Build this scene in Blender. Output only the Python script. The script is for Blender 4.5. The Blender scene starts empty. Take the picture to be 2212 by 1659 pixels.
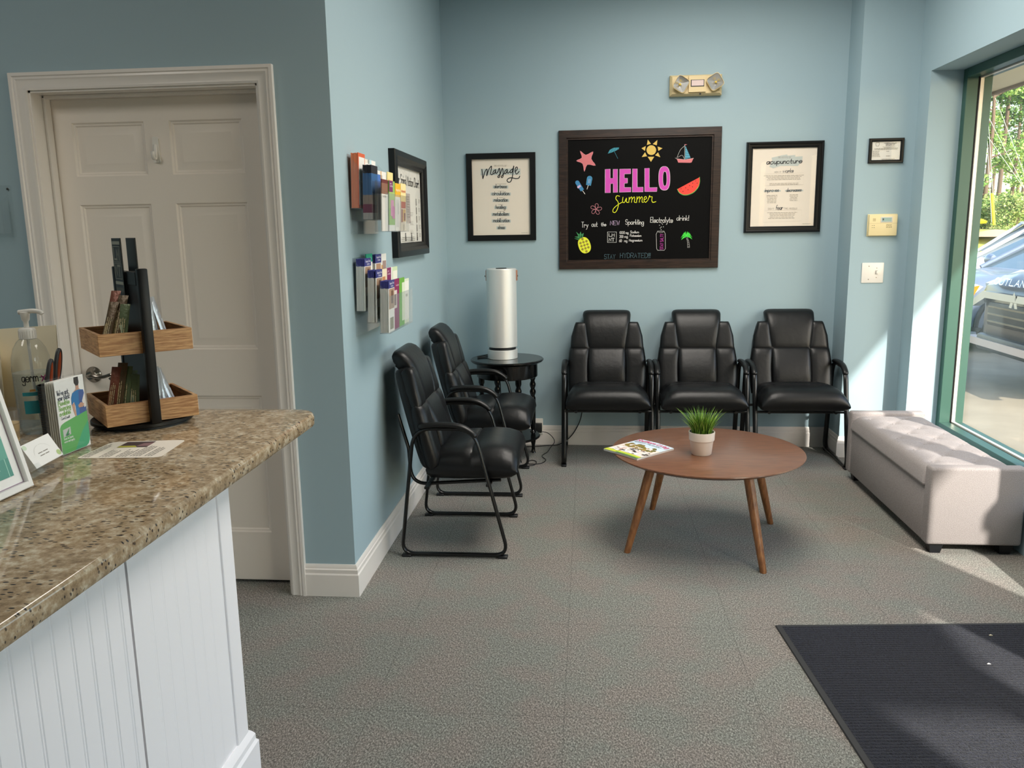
import bpy, bmesh, math, random
from mathutils import Vector, Matrix
R = math.radians
SC = bpy.context.scene
COL = SC.collection
RND = random.Random(7)

# ------------------------------------------------------------------ camera
FPX, YAW, PITCH, ROLL, CAMH = 1769.94, 0.0934, 0.1866, -0.0157, 1.49
_f = Vector((-math.sin(YAW)*math.cos(PITCH), math.cos(YAW)*math.cos(PITCH), -math.sin(PITCH)))
_r0 = Vector((math.cos(YAW), math.sin(YAW), 0)); _u0 = _r0.cross(_f)
_r = math.cos(ROLL)*_r0 + math.sin(ROLL)*_u0
_u = -math.sin(ROLL)*_r0 + math.cos(ROLL)*_u0
CAM = Vector((0, 0, CAMH))
cd = bpy.data.cameras.new('camera'); cam = bpy.data.objects.new('camera', cd); COL.objects.link(cam)
cd.sensor_fit = 'HORIZONTAL'; cd.sensor_width = 36; cd.lens = FPX/2212*36; cd.clip_start = .05; cd.clip_end = 400
cam.matrix_world = Matrix(((_r.x, _u.x, -_f.x, 0), (_r.y, _u.y, -_f.y, 0), (_r.z, _u.z, -_f.z, CAMH), (0, 0, 0, 1)))
SC.camera = cam

def P(px, py, ax, v):
    """where the sight line of a photo pixel meets a wall, floor or table plane"""
    d = _f + (px-1106)/FPX*_r - (py-829.5)/FPX*_u
    i = 'xyz'.index(ax); t = (v-CAM[i])/d[i]
    return CAM + t*d

# ------------------------------------------------------------------ light
world = bpy.data.worlds.new('world'); SC.world = world; world.use_nodes = True
nt = world.node_tree; nt.nodes.clear()
wo = nt.nodes.new('ShaderNodeOutputWorld'); bg = nt.nodes.new('ShaderNodeBackground')
sky = nt.nodes.new('ShaderNodeTexSky'); sky.sky_type = 'NISHITA'; sky.sun_disc = False
sky.sun_elevation = R(31); sky.sun_rotation = R(153); sky.air_density = 1.2; sky.dust_density = 1.5
bg.inputs['Strength'].default_value = .52
nt.links.new(sky.outputs[0], bg.inputs['Color']); nt.links.new(bg.outputs[0], wo.inputs['Surface'])
SUN_DIR = Vector((-.5, 1, -.68)).normalized()          # the way the light travels
sl = bpy.data.lights.new('sun', 'SUN'); sl.energy = 7.0; sl.angle = R(1.2); sl.color = (1, .94, .86)
so = bpy.data.objects.new('sun', sl); COL.objects.link(so); so.location = (6, -12, 9)
so.rotation_euler = SUN_DIR.to_track_quat('-Z', 'Y').to_euler()
def add_fill_light(x, y, w):  # added area lamps that brighten the room; no fixtures belong to them
    l = bpy.data.lights.new('added_fill_lamp', 'AREA'); l.shape = 'RECTANGLE'; l.size = .55; l.size_y = 1.15; l.energy = w
    l.color = (1, .94, .86)
    o = bpy.data.objects.new('added_fill_lamp', l); COL.objects.link(o); o.location = (x, y, 3.0)
    return o
FILL_LIGHTS = [(x, y, w) for x in (.45, 1.05) for y, w in ((2.8, 19), (4.2, 18))]+[(-2.5, 1.2, 17)]
for t in FILL_LIGHTS: add_fill_light(*t)
SC.view_settings.view_transform = 'Standard'; SC.view_settings.look = 'None'
SC.view_settings.gamma = 1; SC.view_settings.use_curve_mapping = False
SC.view_settings.exposure = 0.26
SC.cycles.max_bounces = 10; SC.cycles.diffuse_bounces = 6; SC.cycles.glossy_bounces = 4
SC.cycles.transmission_bounces = 6; SC.cycles.transparent_max_bounces = 14
SC.cycles.caustics_reflective = False; SC.cycles.caustics_refractive = False
SC.cycles.sample_clamp_indirect = 6

# ------------------------------------------------------------------ materials
MATS = {}
def srgb(h):
    h = h.lstrip('#'); c = [int(h[i:i+2], 16)/255 for i in (0, 2, 4)]
    return tuple(x/12.92 if x <= .04045 else ((x+.055)/1.055)**2.4 for x in c)
def mat(name, col, rough=.5, metal=0, spec=.5, bump=None, vary=None, coat=0, sheen=0, coords='Object'):
    """bump=(scale, strength, distance)  vary=(scale, other colour, detail[, (sx,sy,sz)])"""
    if name in MATS: return MATS[name]
    if isinstance(col, str): col = srgb(col)
    m = bpy.data.materials.new(name); m.use_nodes = True; n = m.node_tree; b = n.nodes['Principled BSDF']
    b.inputs['Base Color'].default_value = (*col, 1); b.inputs['Roughness'].default_value = rough
    b.inputs['Metallic'].default_value = metal; b.inputs['Specular IOR Level'].default_value = spec
    if coat: b.inputs['Coat Weight'].default_value = coat; b.inputs['Coat Roughness'].default_value = .05
    if sheen: b.inputs['Sheen Weight'].default_value = sheen
    tc = n.nodes.new('ShaderNodeTexCoord')
    if vary:
        sc, c2, det = vary[:3]
        if isinstance(c2, str): c2 = srgb(c2)
        t = n.nodes.new('ShaderNodeTexNoise'); t.inputs['Scale'].default_value = sc; t.inputs['Detail'].default_value = det
        src = tc.outputs[coords]
        if len(vary) > 3:
            mp = n.nodes.new('ShaderNodeMapping'); mp.inputs['Scale'].default_value = vary[3]
            n.links.new(src, mp.inputs['Vector']); src = mp.outputs[0]
        n.links.new(src, t.inputs['Vector'])
        rp = n.nodes.new('ShaderNodeValToRGB'); rp.color_ramp.elements[0].position = .35; rp.color_ramp.elements[1].position = .65
        rp.color_ramp.elements[0].color = (*col, 1); rp.color_ramp.elements[1].color = (*c2, 1)
        n.links.new(t.outputs['Fac'], rp.inputs[0]); n.links.new(rp.outputs[0], b.inputs['Base Color'])
    if bump:
        t2 = n.nodes.new('ShaderNodeTexNoise'); t2.inputs['Scale'].default_value = bump[0]; t2.inputs['Detail'].default_value = 4
        n.links.new(tc.outputs[coords], t2.inputs['Vector'])
        bp_ = n.nodes.new('ShaderNodeBump'); bp_.inputs['Strength'].default_value = bump[1]; bp_.inputs['Distance'].default_value = bump[2]
        n.links.new(t2.outputs['Fac'], bp_.inputs['Height']); n.links.new(bp_.outputs[0], b.inputs['Normal'])
    MATS[name] = m
    return m
def glass(name, tint=(1, 1, 1), gloss=1.0, rough=.0, alpha=0.0, haze=(1, 1, 1)):
    """thin clear sheet: lets light straight through, mirrors a little, may carry a faint milky film"""
    if name in MATS: return MATS[name]
    m = bpy.data.materials.new(name); m.use_nodes = True; n = m.node_tree; n.nodes.clear()
    o = n.nodes.new('ShaderNodeOutputMaterial'); t = n.nodes.new('ShaderNodeBsdfTransparent'); g = n.nodes.new('ShaderNodeBsdfGlossy')
    t.inputs[0].default_value = (*tint, 1); g.inputs['Roughness'].default_value = rough
    fr = n.nodes.new('ShaderNodeLayerWeight'); pw = n.nodes.new('ShaderNodeMath'); pw.operation = 'POWER'; pw.inputs[1].default_value = 5
    ma_ = n.nodes.new('ShaderNodeMath'); ma_.operation = 'MULTIPLY_ADD'; ma_.inputs[1].default_value = .8; ma_.inputs[2].default_value = .035
    n.links.new(fr.outputs['Facing'], pw.inputs[0]); n.links.new(pw.outputs[0], ma_.inputs[0])
    mu = n.nodes.new('ShaderNodeMath'); mu.operation = 'MULTIPLY'; mu.inputs[1].default_value = gloss
    mx = n.nodes.new('ShaderNodeMixShader')
    n.links.new(ma_.outputs[0], mu.inputs[0]); n.links.new(mu.outputs[0], mx.inputs[0])
    n.links.new(t.outputs[0], mx.inputs[1]); n.links.new(g.outputs[0], mx.inputs[2])
    last = mx
    if alpha > 0:
        d = n.nodes.new('ShaderNodeBsdfDiffuse'); d.inputs[0].default_value = (*haze, 1)
        m2 = n.nodes.new('ShaderNodeMixShader'); m2.inputs[0].default_value = alpha
        n.links.new(mx.outputs[0], m2.inputs[1]); n.links.new(d.outputs[0], m2.inputs[2]); last = m2
    n.links.new(last.outputs[0], o.inputs['Surface'])
    MATS[name] = m
    return m

def nodes_of(name):
    m = bpy.data.materials.new(name); m.use_nodes = True; MATS[name] = m
    return m, m.node_tree, m.node_tree.nodes['Principled BSDF']

def wood(name, c1, c2, scale=(1, 1, 1), rough=.4, bands=18, coat=0):
    if name in MATS: return MATS[name]
    m, n, b = nodes_of(name)
    tc = n.nodes.new('ShaderNodeTexCoord'); mp = n.nodes.new('ShaderNodeMapping'); mp.inputs['Scale'].default_value = scale
    n.links.new(tc.outputs['Object'], mp.inputs['Vector'])
    t = n.nodes.new('ShaderNodeTexNoise'); t.inputs['Scale'].default_value = bands; t.inputs['Detail'].default_value = 5; t.inputs['Roughness'].default_value = .6
    n.links.new(mp.outputs[0], t.inputs['Vector'])
    rp = n.nodes.new('ShaderNodeValToRGB'); e = rp.color_ramp.elements
    e[0].position = .38; e[0].color = (*srgb(c1), 1); e[1].position = .62; e[1].color = (*srgb(c2), 1)
    n.links.new(t.outputs['Fac'], rp.inputs[0]); n.links.new(rp.outputs[0], b.inputs['Base Color'])
    b.inputs['Roughness'].default_value = rough
    if coat: b.inputs['Coat Weight'].default_value = coat; b.inputs['Coat Roughness'].default_value = .12
    bm_ = n.nodes.new('ShaderNodeBump'); bm_.inputs['Strength'].default_value = .12; bm_.inputs['Distance'].default_value = .001
    n.links.new(t.outputs['Fac'], bm_.inputs['Height']); n.links.new(bm_.outputs[0], b.inputs['Normal'])
    return m

def carpet_mat():
    m, n, b = nodes_of('carpet'); L = n.links
    tc = n.nodes.new('ShaderNodeTexCoord')
    fine = n.nodes.new('ShaderNodeTexNoise'); fine.inputs['Scale'].default_value = 210; fine.inputs['Detail'].default_value = 6; fine.inputs['Roughness'].default_value = .85
    mp = n.nodes.new('ShaderNodeMapping'); mp.inputs['Scale'].default_value = (1, .55, 1); mp.inputs['Rotation'].default_value = (0, 0, .5)
    L.new(tc.outputs['Object'], mp.inputs['Vector']); L.new(mp.outputs[0], fine.inputs['Vector'])
    rp = n.nodes.new('ShaderNodeValToRGB'); e = rp.color_ramp.elements
    e[0].position = .38; e[0].color = (*srgb('#32312f'), 1); e[1].position = .62; e[1].color = (*srgb('#c9c5bf'), 1)
    k = e.new(.5); k.color = (*srgb('#7b7873'), 1)
    L.new(fine.outputs['Fac'], rp.inputs[0])
    big = n.nodes.new('ShaderNodeTexNoise'); big.inputs['Scale'].default_value = 5; big.inputs['Detail'].default_value = 3
    L.new(tc.outputs['Object'], big.inputs['Vector'])
    rp2 = n.nodes.new('ShaderNodeValToRGB'); e = rp2.color_ramp.elements
    e[0].position = .4; e[0].color = (1.0, .93, .88, 1); e[1].position = .6; e[1].color = (.90, .96, .90, 1)
    L.new(big.outputs['Fac'], rp2.inputs[0])
    mx = n.nodes.new('ShaderNodeMixRGB'); mx.blend_type = 'MULTIPLY'; mx.inputs[0].default_value = 1
    L.new(rp.outputs[0], mx.inputs[1]); L.new(rp2.outputs[0], mx.inputs[2])
    # seams between the carpet tiles
    br = n.nodes.new('ShaderNodeTexBrick'); br.offset = 0; br.inputs['Scale'].default_value = 1
    br.inputs['Brick Width'].default_value = .61; br.inputs['Row Height'].default_value = .61
    br.inputs['Mortar Size'].default_value = .0022; br.inputs['Mortar Smooth'].default_value = .3
    br.inputs['Color1'].default_value = (1, 1, 1, 1); br.inputs['Color2'].default_value = (.97, .97, .97, 1); br.inputs['Mortar'].default_value = (.72, .72, .72, 1)
    mb = n.nodes.new('ShaderNodeMapping'); mb.inputs['Location'].default_value = (.07, .13, 0); L.new(tc.outputs['Object'], mb.inputs['Vector']); L.new(mb.outputs[0], br.inputs['Vector'])
    mx2 = n.nodes.new('ShaderNodeMixRGB'); mx2.blend_type = 'MULTIPLY'; mx2.inputs[0].default_value = 1
    L.new(mx.outputs[0], mx2.inputs[1]); L.new(br.outputs['Color'], mx2.inputs[2]); L.new(mx2.outputs[0], b.inputs['Base Color'])
    b.inputs['Roughness'].default_value = .95; b.inputs['Specular IOR Level'].default_value = .1; b.inputs['Sheen Weight'].default_value = .25
    bp_ = n.nodes.new('ShaderNodeBump'); bp_.inputs['Strength'].default_value = .6; bp_.inputs['Distance'].default_value = .003
    L.new(fine.outputs['Fac'], bp_.inputs['Height']); L.new(bp_.outputs[0], b.inputs['Normal'])
    return m
def granite_mat():
    m, n, b = nodes_of('granite'); L = n.links
    tc = n.nodes.new('ShaderNodeTexCoord')
    a = n.nodes.new('ShaderNodeTexNoise'); a.inputs['Scale'].default_value = 46; a.inputs['Detail'].default_value = 6; a.inputs['Roughness'].default_value = .65
    L.new(tc.outputs['Object'], a.inputs['Vector'])
    rp = n.nodes.new('ShaderNodeValToRGB'); e = rp.color_ramp.elements
    e[0].position = .33; e[0].color = (*srgb('#857056'), 1); e[1].position = .68; e[1].color = (*srgb('#d0c3ab'), 1)
    k = e.new(.5); k.color = (*srgb('#a89274'), 1)
    L.new(a.outputs['Fac'], rp.inputs[0])
    mp = n.nodes.new('ShaderNodeMapping'); mp.inputs['Scale'].default_value = (48, 105, 80); mp.inputs['Rotation'].default_value = (0, 0, .25)
    L.new(tc.outputs['Object'], mp.inputs['Vector'])
    v = n.nodes.new('ShaderNodeTexVoronoi'); v.inputs['Scale'].default_value = 1; v.inputs['Randomness'].default_value = 1
    L.new(mp.outputs[0], v.inputs['Vector'])
    r2 = n.nodes.new('ShaderNodeValToRGB'); e = r2.color_ramp.elements; e[0].position = .20; e[0].color = (1, 1, 1, 1); e[1].position = .30; e[1].color = (0, 0, 0, 1)
    L.new(v.outputs['Distance'], r2.inputs[0])
    w = n.nodes.new('ShaderNodeTexNoise'); w.inputs['Scale'].default_value = 11; L.new(tc.outputs['Object'], w.inputs['Vector'])
    r3 = n.nodes.new('ShaderNodeValToRGB'); e = r3.color_ramp.elements; e[0].position = .40; e[0].color = (0, 0, 0, 1); e[1].position = .48; e[1].color = (1, 1, 1, 1)
    L.new(w.outputs['Fac'], r3.inputs[0])
    mu = n.nodes.new('ShaderNodeMixRGB'); mu.blend_type = 'MULTIPLY'; mu.inputs[0].default_value = 1
    L.new(r2.outputs[0], mu.inputs[1]); L.new(r3.outputs[0], mu.inputs[2])
    mx = n.nodes.new('ShaderNodeMixRGB'); L.new(mu.outputs[0], mx.inputs[0]); L.new(rp.outputs[0], mx.inputs[1]); mx.inputs[2].default_value = (*srgb('#372f2b'), 1)
    L.new(mx.outputs[0], b.inputs['Base Color']); b.inputs['Roughness'].default_value = .07; b.inputs['Specular IOR Level'].default_value = .75
    return m

M = dict(
    wall=mat('blue_wall_paint', '#9fb6bf', .6, spec=.3, bump=(260, .06, .002)),
    ceiling=mat('ceiling_paint', '#cfcdc6', .9, spec=.2),
    trim=mat('white_trim_paint', '#e9e4de', .32, spec=.45),
    door=mat('white_door_paint', '#ece4da', .42, spec=.4, bump=(60, .10, .002)),
    beadboard=mat('white_beadboard_paint', '#f9f7fa', .4, spec=.35),
    black_metal=mat('black_powder_coat', '#08090a', .28, spec=.5),
    leather=mat('black_leather', '#0b0c0e', .38, spec=.4, bump=(38, .16, .005)),
    arm=mat('black_armrest_plastic', '#0a0b0c', .38, spec=.45),
    black_wood=mat('black_lacquer', '#0a0b0c', .16, spec=.6),
    black_frame=mat('black_frame_paint', '#08090a', .38, spec=.35),
    brown_frame=wood('dark_walnut_stain', '#1d1512', '#382821', (1.2, 1.2, 14), .35, 9),
    paper=mat('warm_white_paper', '#ece2d4', .7),
    paper_grey=mat('white_paper', '#e6e4dc', .7),
    ink=mat('black_ink', '#15171b', .7), ink_grey=mat('grey_ink', '#8d8880', .8), brush=mat('grey_blue_brush_stroke', '#c4cbc7', .8),
    board=mat('chalkboard_black', '#020203', .55, spec=.12),
    silver=mat('brushed_aluminium', '#e4e5e3', .42, metal=.45),
    ring=mat('dark_rubber_gap', '#101317', .5), leather_tan=mat('tan_leather_strap', '#a8745a', .55),
    ivory=mat('ivory_plastic', '#e6d6a6', .4), ivory_lamp=mat('aged_ivory_plastic', '#dcc696', .45),
    white_plastic=mat('white_plastic', '#e9e6df', .35), lcd=mat('lcd_grey_green', '#8fb0ae', .2), lcd_frame=mat('lcd_surround', '#d2cdc6', .4),
    chrome=mat('chrome', '#e6e6e6', .08, metal=1), nickel=mat('dark_nickel', '#8a847c', .2, metal=1),
    frame_green=mat('dark_green_aluminium', '#31574d', .4, spec=.5, metal=.1), gasket=mat('black_gasket', '#141516', .6), alu=mat('bare_aluminium_strip', '#dcd6cc', .4, metal=.3),
    oak=wood('oak_veneer', '#a8764a', '#d9ab78', (3, 3, 42), .45, 7), oak_dark=wood('oak_inside', '#7a5330', '#9d6f45', (3, 3, 42), .5, 7),
    walnut=wood('walnut_veneer', '#6b4734', '#82583f', (2.2, 26, 20), .3, 4, coat=.3), walnut_leg=wood('walnut_leg', '#7a4f31', '#9a6a42', (26, 26, 2.5), .35, 4),
    linen=mat('grey_linen', '#a9a2a0', .95, spec=.1, bump=(420, .35, .002), vary=(330, '#918a88', 3)),
    mat_rib=mat('navy_black_ribbed_mat', '#2b2e3a', .92, spec=.1, sheen=.2, bump=(300, .9, .006), vary=(240, '#12141a', 4, (1, .6, 1))),
    mat_edge=mat('black_rubber_edge', '#2b2c2e', .7),
    pot=mat('cream_ceramic', '#e8ddd2', .3, spec=.5), soil=mat('dark_soil', '#2c2318', .9),
    clear=glass('clear_acrylic', (.985, .99, .99), .8, .02, .015, (.9, .93, .95)),
    bottle=glass('clear_bottle_plastic', (.95, .97, .97), 1.3, .03, .03), pane=glass('window_glass', (.965, .97, .965), .55, .0, .012, (.95, 1, .98)),
    frame_glass=glass('picture_glass', (.98, .98, .98), .5, .02),
    white=mat('plain_white', '#f2f1ef', .6), navy=mat('navy_print', '#2e2f6e', .6), manila=mat('manila_card', '#f8edd0', .75),
)
M['carpet'] = carpet_mat(); M['granite'] = granite_mat()
def ink(c, rough=.65): return mat('print_'+c.lstrip('#'), c, rough)

# ------------------------------------------------------------------ mesh helpers
def catmull(pts, n=6, closed=False):
    pts = [Vector(p) for p in pts]; out = []; N = len(pts)
    for i in range(N if closed else N-1):
        if closed: p0, p1, p2, p3 = pts[i-1], pts[i], pts[(i+1) % N], pts[(i+2) % N]
        else: p0, p1, p2, p3 = pts[max(i-1, 0)], pts[i], pts[i+1], pts[min(i+2, N-1)]
        for k in range(n):
            t = k/n
            out.append(.5*((2*p1)+(-p0+p2)*t+(2*p0-5*p1+4*p2-p3)*t*t+(-p0+3*p1-3*p2+p3)*t**3))
    if not closed: out.append(pts[-1])
    return out
def fillet(pts, rad, n=6, closed=False):
    pts = [Vector(p) for p in pts]; N = len(pts); out = []
    for i, p in enumerate(pts):
        r = rad[i] if isinstance(rad, (list, tuple)) else rad
        if (not closed and i in (0, N-1)) or r <= 0: out.append(p); continue
        a = (pts[i-1]-p); b = (pts[(i+1) % N]-p); la, lb = a.length, b.length; a.normalize(); b.normalize()
        ang = a.angle(b); d = min(r/math.tan(ang/2), la*.49, lb*.49)
        s, e = p+a*d, p+b*d
        for k in range(n+1):
            t = k/n; out.append((1-t)**2*s+2*t*(1-t)*p+t*t*e)
    return out
class MB:
    def __init__(s): s.bm = bmesh.new(); s.ms = []
    def mi(s, m):
        if m is None: return 0
        if isinstance(m, str): m = M[m]
        if m not in s.ms: s.ms.append(m)
        return s.ms.index(m)
    def face(s, vs, mi=0):
        try: f = s.bm.faces.new(vs); f.material_index = mi; return f
        except ValueError: return None
    def box(s, lo, hi, m=None, bev=0, seg=2, mx=None):
        mi = s.mi(m); t = bmesh.new(); bmesh.ops.create_cube(t, size=1)
        lo, hi = Vector(lo), Vector(hi)
        for v in t.verts: v.co = Vector(((lo[k]+hi[k])/2+v.co[k]*(hi[k]-lo[k]) for k in range(3)))
        if bev: bmesh.ops.bevel(t, geom=t.edges[:], offset=bev, segments=seg, affect='EDGES', profile=.5)
        s.merge(t, mi, mx); return s
    def merge(s, t, mi, mx=None):
        mp = {}
        for v in t.verts: mp[v] = s.bm.verts.new(mx @ v.co if mx else v.co)
        for f in t.faces: s.face([mp[v] for v in f.verts], mi)
        t.free()
    def rings(s, rings, mi=0, closed=False, cap=True):
        vs = [[s.bm.verts.new(p) for p in r] for r in rings]; N = len(vs); K = len(vs[0])
        for i in range(N if closed else N-1):
            a, b = vs[i], vs[(i+1) % N]
            for k in range(K): s.face([a[k], a[(k+1) % K], b[(k+1) % K], b[k]], mi)
        if cap and not closed: s.face(vs[0][::-1], mi); s.face(vs[-1], mi)
        return vs
    def tube(s, pts, r, m=None, k=10, closed=False, axis=None, r2=None, taper=None):
        mi = s.mi(m); pts = [Vector(p) for p in pts]; N = len(pts); rings = []; up = None
        for i, p in enumerate(pts):
            if closed: t = pts[(i+1) % N]-pts[i-1]
            else: t = pts[min(i+1, N-1)]-pts[max(i-1, 0)]
            t.normalize()
            if axis is not None: a = Vector(axis); b = t.cross(a).normalized()
            else:
                if up is None:
                    up = Vector((0, 0, 1)) if abs(t.z) < .9 else Vector((1, 0, 0))
                a = (up-t*up.dot(t)).normalized(); up = a; b = t.cross(a)
            q = taper[i] if taper else 1
            ra, rb = r*q, (r2 if r2 else r)*q
            rings.append([p+a*math.cos(2*math.pi*j/k)*ra+b*math.sin(2*math.pi*j/k)*rb for j in range(k)])
        s.rings(rings, mi, closed); return s
    def lathe(s, prof, c=(0, 0, 0), m=None, k=32, cap=True, mx=None):
        mi = s.mi(m); c = Vector(c); rings = []
        for r, z in prof:
            ring = [c+Vector((math.cos(2*math.pi*j/k)*max(r, 1e-4), math.sin(2*math.pi*j/k)*max(r, 1e-4), z)) for j in range(k)]
            rings.append([mx @ v for v in ring] if mx else ring)
        s.rings(rings, mi, False, cap); return s
    def prism(s, poly, h0, h1, m=None, f=None):
        """poly in 2D, extruded from h0 to h1; f(u,v,h) gives the point"""
        mi = s.mi(m); f = f or (lambda u, v, h: Vector((u, v, h)))
        a = [s.bm.verts.new(f(u, v, h0)) for u, v in poly]; b = [s.bm.verts.new(f(u, v, h1)) for u, v in poly]
        n = len(poly)
        for i in range(n): s.face([a[i], a[(i+1) % n], b[(i+1) % n], b[i]], mi)
        s.face(a[::-1], mi); s.face(b, mi); return s
    def grid(s, fn, nu, nv, m=None, wrapu=False):
        mi = s.mi(m); g = [[s.bm.verts.new(fn(i/nu, j/nv)) for j in range(nv+1)] for i in range(nu+(0 if wrapu else 1))]
        for i in range(nu):
            for j in range(nv):
                a, b = g[i], g[(i+1) % len(g)]; s.face([a[j], b[j], b[j+1], a[j+1]], mi)
        return g
    def pad(s, path, xl, xr, front, back, m=None, nu=12, nv=12, eu=4, ev=4, n2=None):
        """cushion: path of (y,z) up its middle, half edges xl/xr per path point, bulging to the front"""
        mi = s.mi(m); pp = catmull([Vector((0, p[0], p[1])) for p in path], 5)
        K = len(path)-1
        def at(v):
            t = v*(len(pp)-1); i = min(int(t), len(pp)-2); return pp[i].lerp(pp[i+1], t-i)
        def lerp(a, v):
            if not isinstance(a, (list, tuple)): return a
            t = v*K; i = min(int(t), K-1); return a[i]+(a[i+1]-a[i])*(t-i)
        def pt(u, v, sd):
            c = at(v); d = at(min(v+.02, 1))-at(max(v-.02, 0)); d.normalize(); nrm = Vector((0, -d.z, d.y))
            if nrm.y > .3 and n2 is None: nrm = -nrm
            if n2: nrm = nrm if nrm.dot(Vector((0, *n2))) > 0 else -nrm
            w = (max(0, 1-abs(2*u-1)**eu)**.5)*(max(0, 1-abs(2*v-1)**ev)**.5)
            h = front if sd > 0 else -back
            return Vector((lerp(xl, v)*(1-u)+lerp(xr, v)*u, c.y, c.z))+nrm*h*w
        # cosine spacing keeps the rolled edges round
        cu = [.5-.5*math.cos(math.pi*i/nu) for i in range(nu+1)]; cv = [.5-.5*math.cos(math.pi*j/nv) for j in range(nv+1)]
        A = [[s.bm.verts.new(pt(u, v, 1)) for v in cv] for u in cu]
        B = [[A[i][j] if i in (0, nu) or j in (0, nv) else s.bm.verts.new(pt(cu[i], cv[j], -1)) for j in range(nv+1)] for i in range(nu+1)]
        for i in range(nu):
            for j in range(nv):
                s.face([A[i][j], A[i+1][j], A[i+1][j+1], A[i][j+1]], mi)
                s.face([B[i][j], B[i][j+1], B[i+1][j+1], B[i+1][j]], mi)
        return s
    def fill(s, outer, holes=(), m=None):
        """flat polygon with holes; points are 3D"""
        mi = s.mi(m); t = bmesh.new(); es = []
        for loop in (outer, *holes):
            vs = [t.verts.new(p) for p in loop]
            for i in range(len(vs)): es.append(t.edges.new((vs[i], vs[(i+1) % len(vs)])))
        bmesh.ops.triangle_fill(t, use_beauty=True, use_dissolve=False, edges=es)
        s.merge(t, mi); return s
    def ribbon(s, pts, w, nrm, m=None, closed=False):
        mi = s.mi(m); pts = [Vector(p) for p in pts]; nrm = Vector(nrm); N = len(pts)
        q = [pts[0]]
        for p in pts[1:]:
            if (p-q[-1]).length > 1e-6: q.append(p)
        pts = q; N = len(pts)
        if N < 2: return s
        L, Rr = [], []
        for i, p in enumerate(pts):
            if closed: t = pts[(i+1) % N]-pts[i-1]
            else: t = pts[min(i+1, N-1)]-pts[max(i-1, 0)]
            if t.length < 1e-9: t = pts[i]-pts[i-1]
            b = t.normalized().cross(nrm).normalized()*w/2
            e = Vector((0, 0, 0))
            if not closed and i == 0: e = -t.normalized()*w/2
            if not closed and i == N-1: e = t.normalized()*w/2
            L.append(s.bm.verts.new(p+b+e)); Rr.append(s.bm.verts.new(p-b+e))
        for i in range(N if closed else N-1):
            j = (i+1) % N; s.face([L[i], L[j], Rr[j], Rr[i]], mi)
        return s
    def build(s, name, parent=None, smooth=35, loc=None, rot=None, **tags):
        bmesh.ops.recalc_face_normals(s.bm, faces=s.bm.faces[:])
        me = bpy.data.meshes.new(name); s.bm.to_mesh(me); s.bm.free()
        for m in s.ms: me.materials.append(m)
        if smooth:
            me.polygons.foreach_set('use_smooth', [True]*len(me.polygons)); me.set_sharp_from_angle(angle=R(smooth))
        o = bpy.data.objects.new(name, me); COL.objects.link(o)
        if parent is not None: o.parent = parent
        if loc is not None: o.location = loc
        if rot is not None: o.rotation_euler = rot
        for k, v in tags.items(): o[k] = v
        return o
def thing(name, label, cat, loc=(0, 0, 0), rz=0, group=None):
    o = bpy.data.objects.new(name, None); COL.objects.link(o); o.location = loc; o.rotation_euler = (0, 0, rz); o.empty_display_size = .05
    o['label'] = label; o['category'] = cat
    if group: o['group'] = group
    return o
def tag(o, label, cat, group=None):
    o['label'] = label; o['category'] = cat
    if group: o['group'] = group
    return o
def struct(o): o['kind'] = 'structure'; return o
def copy_tree(o, parent=None):
    c = o.copy(); COL.objects.link(c)
    if parent is not None: c.parent = parent
    for ch in o.children[:]: copy_tree(ch, c)
    return c

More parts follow.
